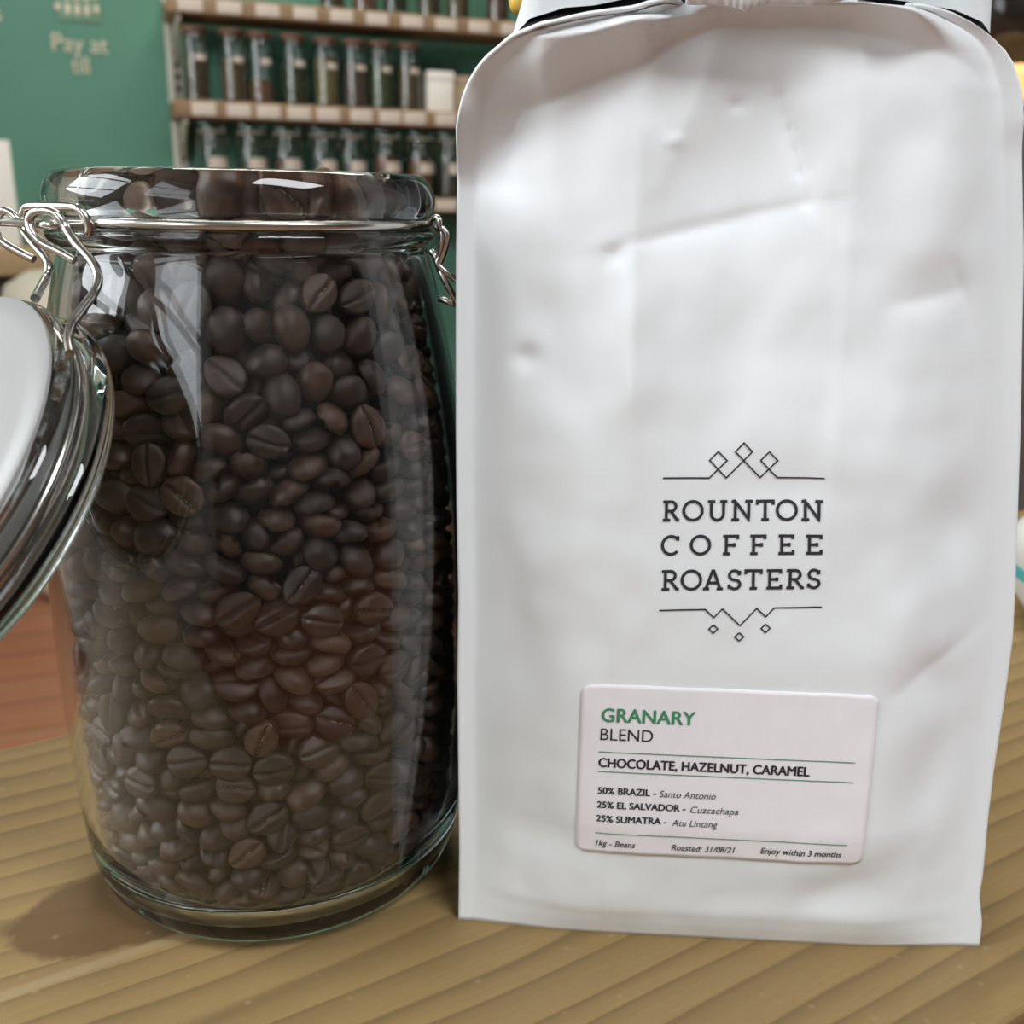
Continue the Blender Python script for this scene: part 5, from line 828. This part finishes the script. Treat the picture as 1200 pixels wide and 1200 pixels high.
1810, -118, 425, 1600, -21, 481, 1570, 73, -426, 1451, 118, -196, 1910, 231, 220, 1845, 263, 343, 1598, -432, -99, 1568, -420, 112, 1579, -303, 396, 1511, -232, 442, 1513, -190, -380, 1514, -318, -243, 1764, -399, 110, 1456, -457, 184, 1561, 
-434, -6, 1592, -379, 198, 1713, 370, 212, 1720, 178, 392, 1574, 391, 164, 1513, 415, 265, 1527, -93, -318, 1856, -9, -25, 2008, -78, 196, 1971, 59, 410, 1588, 58, 484, 1608, 234, -347, 1604, 154, -103, 1967, -377, 351, 1567, -382, -167, 
1767, -249, 42, 1919, -162, 467, 1548, -95, -426, 1612, 515, 86, 293, 369, 256, 348, -511, -97, 296, -509, 131, 314, -378, 351, 329, -323, -286, 351, 212, 442, 295, 139, 505, 289, 447, 20, 376, 468, 245, 339, 403, 309, 227, -120, 417, 376, 
-37, 527, 335, 54, 516, 324, 331, -334, 383, 425, -115, 429, 352, 387, 326, -262, -360, 376, -514, -121, 483, -260, 454, 349, -167, 400, 249, -215, 464, 228, 22, -457, 323, 114, -423, 525, -503, -45, 1620, -343, -262, 1610, -421, -59, 1656, 
-297, 380, 1642, -188, -388, 1602, -194, -116, 2011, 429, 37, 1674, 356, 332, 1575, 244, 439, 1552, 457, 201, 1487, 89, -177, 1986, 35, 63, 2001, 164, 380, 1668, 147, 457, 1593, -215, 431, 1632, -190, 438, 1711, -120, -32, 2043, -99, 30, 
1995, -91, 290, 1880, -43, 465, 1627, -381, 283, 1661, -211, -274, 1838, -341, -75, 1817, -310, 169, 1811, -205, 367, 1782, -277, 385, 1729, 411, 163, 1600, 321, 380, 1561, -370, 185, 1623, 89, 449, 1657, 41, 472, 1679, 235, -214, 1846, 265, 
-17, 1930, 349, 170, 1787, 294, 388, 1644, -196, 45, 1990, -234, 204, 1868, -118, 442, 1660, -3, -96, 2048, -24, 26, 2050, 18, 191, 1963, -387, -149, 1643, -376, 257, 1771, -359, 325, 1753, -144, -164, 2052, -137, 61, 2054, -124, 153, 2011, 
-79, 377, 1809, 209, 432, 1654, 425, 77, 1573, 477, 198, 1560, -469, 101, 1634, 134, 77, 2014, 164, 297, 1825, 157, 443, 1713, 220, -60, 2014, 330, 88, 1842, 410, 260, 1604, -111, -276, 1945, -96, -61, 2080, -42, 121, 2020, -27, 303, 1928, 
-59, 493, 1692, 108, -308, 1875, 91, -34, 2022, -430, 45, 298, -518, -25, 330, -377, 210, 326, -346, 377, 277, 81, -332, 112, 257, 354, 268, 456, 246, 265, 371, 245, 250, -504, -114, 251, -513, -5, 277, 180, -250, 98, 512, 111, 252, 287, 
-336, 285, -324, 10, 98, -300, 422, 208, -18, -321, 113, 102, 419, 294, -283, -47, 1903, -327, 94, 1848, -294, 297, 1810, -103, 468, 1777, -33, 12, 2111, -20, 110, 2079, 378, 329, 1659, -408, 157, 1760, -443, 195, 1632, 113, -239, 1966, 147, 
-7, 2055, 193, 177, 1948, 246, 392, 1712, 323, -110, 1842, 406, 114, 1729, 1, -248, 1965, 66, 55, 2069, 93, 153, 1997, 71, 418, 1755, 26, 453, 1829, -274, -144, 1855, -172, -18, 2082, -119, 147, 2074, -174, 312, 1848, 30, -184, 2047, 442, 
232, 1673, -475, 140, 1696, -347, -192, 1835, -337, 18, 1856, -345, 215, 1859, -253, 373, 1830, 260, -133, 1948, 218, 133, 2008, 249, 312, 1820, 328, 340, 1733, -45, 210, 2024, -7, 423, 1811, 11, -330, 1879, 49, -36, 2091, 181, 93, 2077, 87, 
248, 1959, 116, 460, 1780, -164, 418, 1821, -66, -216, 2031, -52, -133, 2100, -110, 57, 2114, 40, 292, 1982, -45, 429, 1868, -418, -84, 1754, -476, 27, 1676, -416, 212, 1840, -248, -235, 1892, -273, -112, 1950, -201, 138, 1989, -182, 252, 
1927, 173, 375, 1779, 357, -54, 1893, 412, 86, 1808, 386, 268, 1756, 108, 34, 2105, 57, 181, 2041, 90, 379, 1835, 38, 431, 1917, 248, -301, 1834, 200, -190, 1936, 248, 10, 2017, 140, 219, 2014, 415, -170, 221, 421, 117, 267, -486, 166, 247, 
-430, -66, 283, -364, 352, 223, -260, -349, 240, 57, 426, 220, 435, -27, 262, -338, -249, 275, -422, 312, 272, -207, 399, 192, 221, -375, 250, 178, 377, 245, -175, -395, 277, -261, 329, 244, 138, -415, 220, 246, 445, 233, 402, 165, 217, 
-504, 78, 243, -56, 427, 235, 63, -423, 178, 173, 478, 236, 508, 18, 206, 434, 58, 276, -473, -178, 208, -367, 241, 250, -170, 209, 2017, -106, 346, 1886, -33, -316, 1945, 57, -109, 2118, 48, 135, 2120, 30, 379, 1900, -35, 410, 2040, -342, 
-154, 1896, -351, -35, 1908, -427, 123, 1807, -258, 285, 1881, -190, -340, 1870, -184, -217, 1952, -260, -29, 2001, 333, 48, 1920, 335, 273, 1833, 269, 375, 1796, 451, 177, 1744, -455, -28, 1746, 170, -281, 1906, 155, -58, 2099, 141, 117, 
2137, 110, 327, 1918, 182, 414, 1844, 303, -239, 1857, 212, -116, 2084, -100, 271, 1985, -100, 410, 1930, 67, -331, 1927, 41, -247, 2027, 136, -100, 2133, 178, 322, 1950, 120, 392, 1905, -264, -165, 1968, -206, -100, 2089, -281, 116, 1931, 
-183, 321, 1934, -187, 385, 1901, -116, -291, 2008, -50, 148, 2126, 302, 196, 1884, 358, 269, 1893, -419, -73, 1852, -456, 57, 1776, -342, 284, 1874, 148, -123, 2038, 211, 27, 2092, 186, 265, 1912, 186, 344, 1863, 339, -150, 1869, 403, 26, 
1874, 80, 352, 1980, 59, 421, 2013, 120, -191, 2065, 120, 207, 2087, 212, 313, 1996, -107, -205, 2109, -266, -19, 2070, -110, 222, 2080, -90, 349, 1966, -22, -208, 2100, 17, 224, 2076, 402, 192, 1826, -467, -1, 1840, -347, -110, 1945, -321, 
33, 1935, -283, 210, 1930, -275, 350, 1925, -196, -297, 1956, 271, -136, 2031, 207, 187, 2071, 271, 281, 1913, 283, 352, 1885, 367, -225, 188, 471, 201, 216, -410, -177, 266, -433, 15, 227, -464, 208, 243, -130, 496, 275, -5, -414, 258, 425, 
-92, 234, 495, 108, 192, -382, -220, 200, -426, 280, 198, -147, -417, 204, -294, 334, 170, 288, -344, 216, 242, 336, 182, -66, 509, 249, -90, -427, 221, 84, 501, 231, 227, 440, 186, 376, 395, 245, 339, -277, 246, 375, 221, 172, -434, -87, 
231, -515, -25, 216, -482, 103, 188, -340, 268, 188, 150, 379, 2008, 208, -211, 2044, 331, -74, 2031, 293, 88, 2016, 213, 249, 1997, 198, 379, 1934, -78, -278, 2086, -205, 72, 2081, -27, 301, 2040, -9, 374, 1968, 25, -258, 2093, 122, 294, 
2039, -398, 184, 1914, -205, -224, 2029, -279, -100, 2032, -253, 73, 2002, -257, 202, 1995, -191, 369, 1975, 306, -206, 1927, 313, -58, 1971, 359, 122, 1872, 288, 184, 1938, -417, -64, 1918, -446, 86, 1891, 347, 129, 1972, 297, 297, 1965, 
-410, 7, 1962, -399, 149, 1997, -351, 240, 2035, -9, 358, 2073, 121, -291, 1997, 244, 114, 2120, 218, 270, 2090, 328, -145, 1980, 365, 19, 1956, -298, 283, 1962, -235, -178, 2081, -270, 49, 2081, -218, 154, 2075, -191, 297, 1985, 24, -330, 
2010, 381, -89, 1920, 360, 216, 1944, -406, 8, 1862, -273, -245, 1976, -330, -159, 2021, -352, 88, 1963, -368, 106, 1886, 382, 187, 2022, -403, 52, 2013, -411, -57, 2048, -343, 28, 2050, -327, 187, 1966, -267, 267, 2070, 208, -285, 2027, 
284, 4, 2065, 281, 250, 2017, 256, 340, 2052, -115, 309, 2052, -108, 389, 2019, 129, -257, 2070, 159, 208, 2127, 53, 260, 2112, 89, 342, 2062, -344, -38, 1995, -291, 119, 2034, -190, 253, 2063, -263, 333, 2020, 448, -30, 187, 432, 66, 189, 
-319, -299, 205, -406, 120, 238, -205, -387, 177, -132, 415, 167, 304, 403, 185, -148, 487, 195, -3, 501, 212, 141, 486, 181, 364, 333, 157, 424, -145, 153, 317, 306, 210, -463, -177, 158, -431, -27, 166, -457, 181, 165, -377, 352, 155, 491, 
29, 128, 461, 159, 158, -408, -145, 169, -388, 202, 203, -284, -344, 163, -209, 436, 139, 172, -400, 159, 142, 417, 179, -400, 108, 139, 165, -312, 2094, -436, 15, 106, 56, 396, 2107, -425, -97, 106, 379, 228, 123, 386, -203, 105, 282, 368, 
114, 333, 179, 2100, 177, 311, 2093, 253, -354, 129, -216, 353, 126, -362, 200, 122, -369, -258, 131, 
)

nb = np.array(NEAR_BEANS, float).reshape(-1, 7); db = np.array(DEEP_BEANS, float).reshape(-1, 3)
rg = np.random.default_rng(5); gx = np.arange(-.038, .039, .0095); gz = np.arange(.0138, .2135, .0085)
inner = np.array([(a + (k % 2) * .004, c + (k % 3) * .003, h) for k, h in enumerate(gz) for a in gx for c in gx if math.hypot(a, c) < (.0365 if h < .172 else .0395)]) / 1e-4   # the heart of the heap
inner = inner + rg.normal(size=inner.shape) * 8; db = np.concatenate([db, inner])
BP = np.concatenate([nb[:, :3], db]) * 1e-4; BQ = np.concatenate([nb[:, 3:] / 50, rg.normal(size=(len(db), 4))])
BP[:, 2] = .009 + (BP[:, 2] - .009) * .995
M['bean'] = bean_mat()
def bean_mesh(name, seed, sub):
    rnd = random.Random(seed); bm = bmesh.new(); bmesh.ops.create_icosphere(bm, subdivisions=sub, radius=1)
    a1, a2, k = rnd.uniform(-.10, .10), rnd.uniform(-.12, .12), rnd.uniform(2.2, 3.4); L, W, H = 6.05 * rnd.uniform(.93, 1.04), 4.8 * rnd.uniform(.93, 1.05), 3.75 * rnd.uniform(.94, 1.06); ec = rnd.uniform(-.12, .12)
    cl = []
    for v in bm.verts:
        g = 0; x, y, z = v.co; yy = y * (1 + ec * x)
        if z > 0: zz = z * H
        else:
            flat = -(abs(z) ** .55) * 2.0                         # the flattened face
            d = abs(y - a1 * math.sin(x * k) - a2 * x * x * .4); g = math.exp(-(d / .08) ** 2) * sm((1 - abs(x)) / .16) if z < -.12 else 0
            roll = .35 * math.exp(-((d - .28) / .2) ** 2)
            zz = flat - roll * sm(-z * 2) + g * 1.05
        q = mnoise.noise(Vector((x * 2 + seed, y * 2, z * 2))) * .13 + mnoise.noise(Vector((x * 6 + seed, y * 6, z * 6))) * .04
        v.co = Vector((x * L * (1 + q * .3), yy * W * (1 + q * .3), zz + q * .9)) * .001
        cl.append(g)
    me = bpy.data.meshes.new(name); bm.to_mesh(me); bm.free()
    me.materials.append(M['bean']); me.attributes.new('cleft', 'FLOAT', 'POINT').data.foreach_set('value', cl)
    me.polygons.foreach_set('use_smooth', [True] * len(me.polygons)); return me
protos = [bean_mesh('coffee_bean', k, 4) for k in range(6)]
first = [None] * 6
NI = 300
cam_loc = Vector((0, 0, .21))
def zone(z): return 'low in the jar' if z < .075 else ('halfway up the jar' if z < .145 else 'high in the jar')
for i in range(NI):
    q = Quaternion([float(t) for t in BQ[i]]).normalized(); p = JA + Vector([float(t) for t in BP[i]]); k = i % 6
    if first[k] is None: o = bpy.data.objects.new('coffee_bean', protos[k]); first[k] = o
    else: o = first[k].copy()
    COL.objects.link(o); o.location = p; o.rotation_mode = 'QUATERNION'; o.rotation_quaternion = q; s_ = random.uniform(.93, 1.03); o.scale = (s_, s_, s_)
    d = (q @ Vector((0, 0, -1))).dot((cam_loc - p).normalized())
    face = 'creased face showing' if d > .55 else ('rounded back showing' if d < -.3 else 'seen edge-on')
    lab = 'dark roasted coffee bean behind glass, %s, %s' % (zone(p.z), face)
    tag(o, lab, 'coffee bean', 'coffee beans in the jar, %s, %s' % (zone(p.z), face))
# all the other beans of the jar
base = bean_mesh('bean_low', 3, 2); nv = len(base.vertices); vv = np.empty(nv * 3); base.vertices.foreach_get('co', vv); vv = vv.reshape(-1, 3)
ff = np.array([p.vertices[:] for p in base.polygons]); Q = BQ[NI:]; Q = Q / np.linalg.norm(Q, axis=1)[:, None]; n = len(Q)
w, x, y, z = Q.T
RM = np.stack([np.stack([1 - 2 * (y * y + z * z), 2 * (x * y - w * z), 2 * (x * z + w * y)], -1), np.stack([2 * (x * y + w * z), 1 - 2 * (x * x + z * z), 2 * (y * z - w * x)], -1), np.stack([2 * (x * z - w * y), 2 * (y * z + w * x), 1 - 2 * (x * x + y * y)], -1)], 1)
VV = (np.einsum('nij,vj->nvi', RM, vv) + BP[NI:, None, :]).reshape(-1, 3); FF = (ff[None] + (np.arange(n) * nv)[:, None, None]).reshape(-1, 3)
me = bpy.data.meshes.new('coffee_beans'); me.vertices.add(len(VV)); me.vertices.foreach_set('co', VV.ravel()); me.loops.add(FF.size); me.loops.foreach_set('vertex_index', FF.ravel())
me.polygons.add(len(FF)); me.polygons.foreach_set('loop_start', np.arange(0, FF.size, 3)); me.polygons.foreach_set('use_smooth', np.ones(len(FF), bool)); me.update(); me.validate(); me.materials.append(M['bean'])
o = bpy.data.objects.new('coffee_beans', me); COL.objects.link(o); o.location = JA; o['kind'] = 'stuff'
tag(o, 'mass of dark roasted coffee beans deeper inside and at the far side of the glass jar', 'coffee beans')
bpy.data.meshes.remove(base)
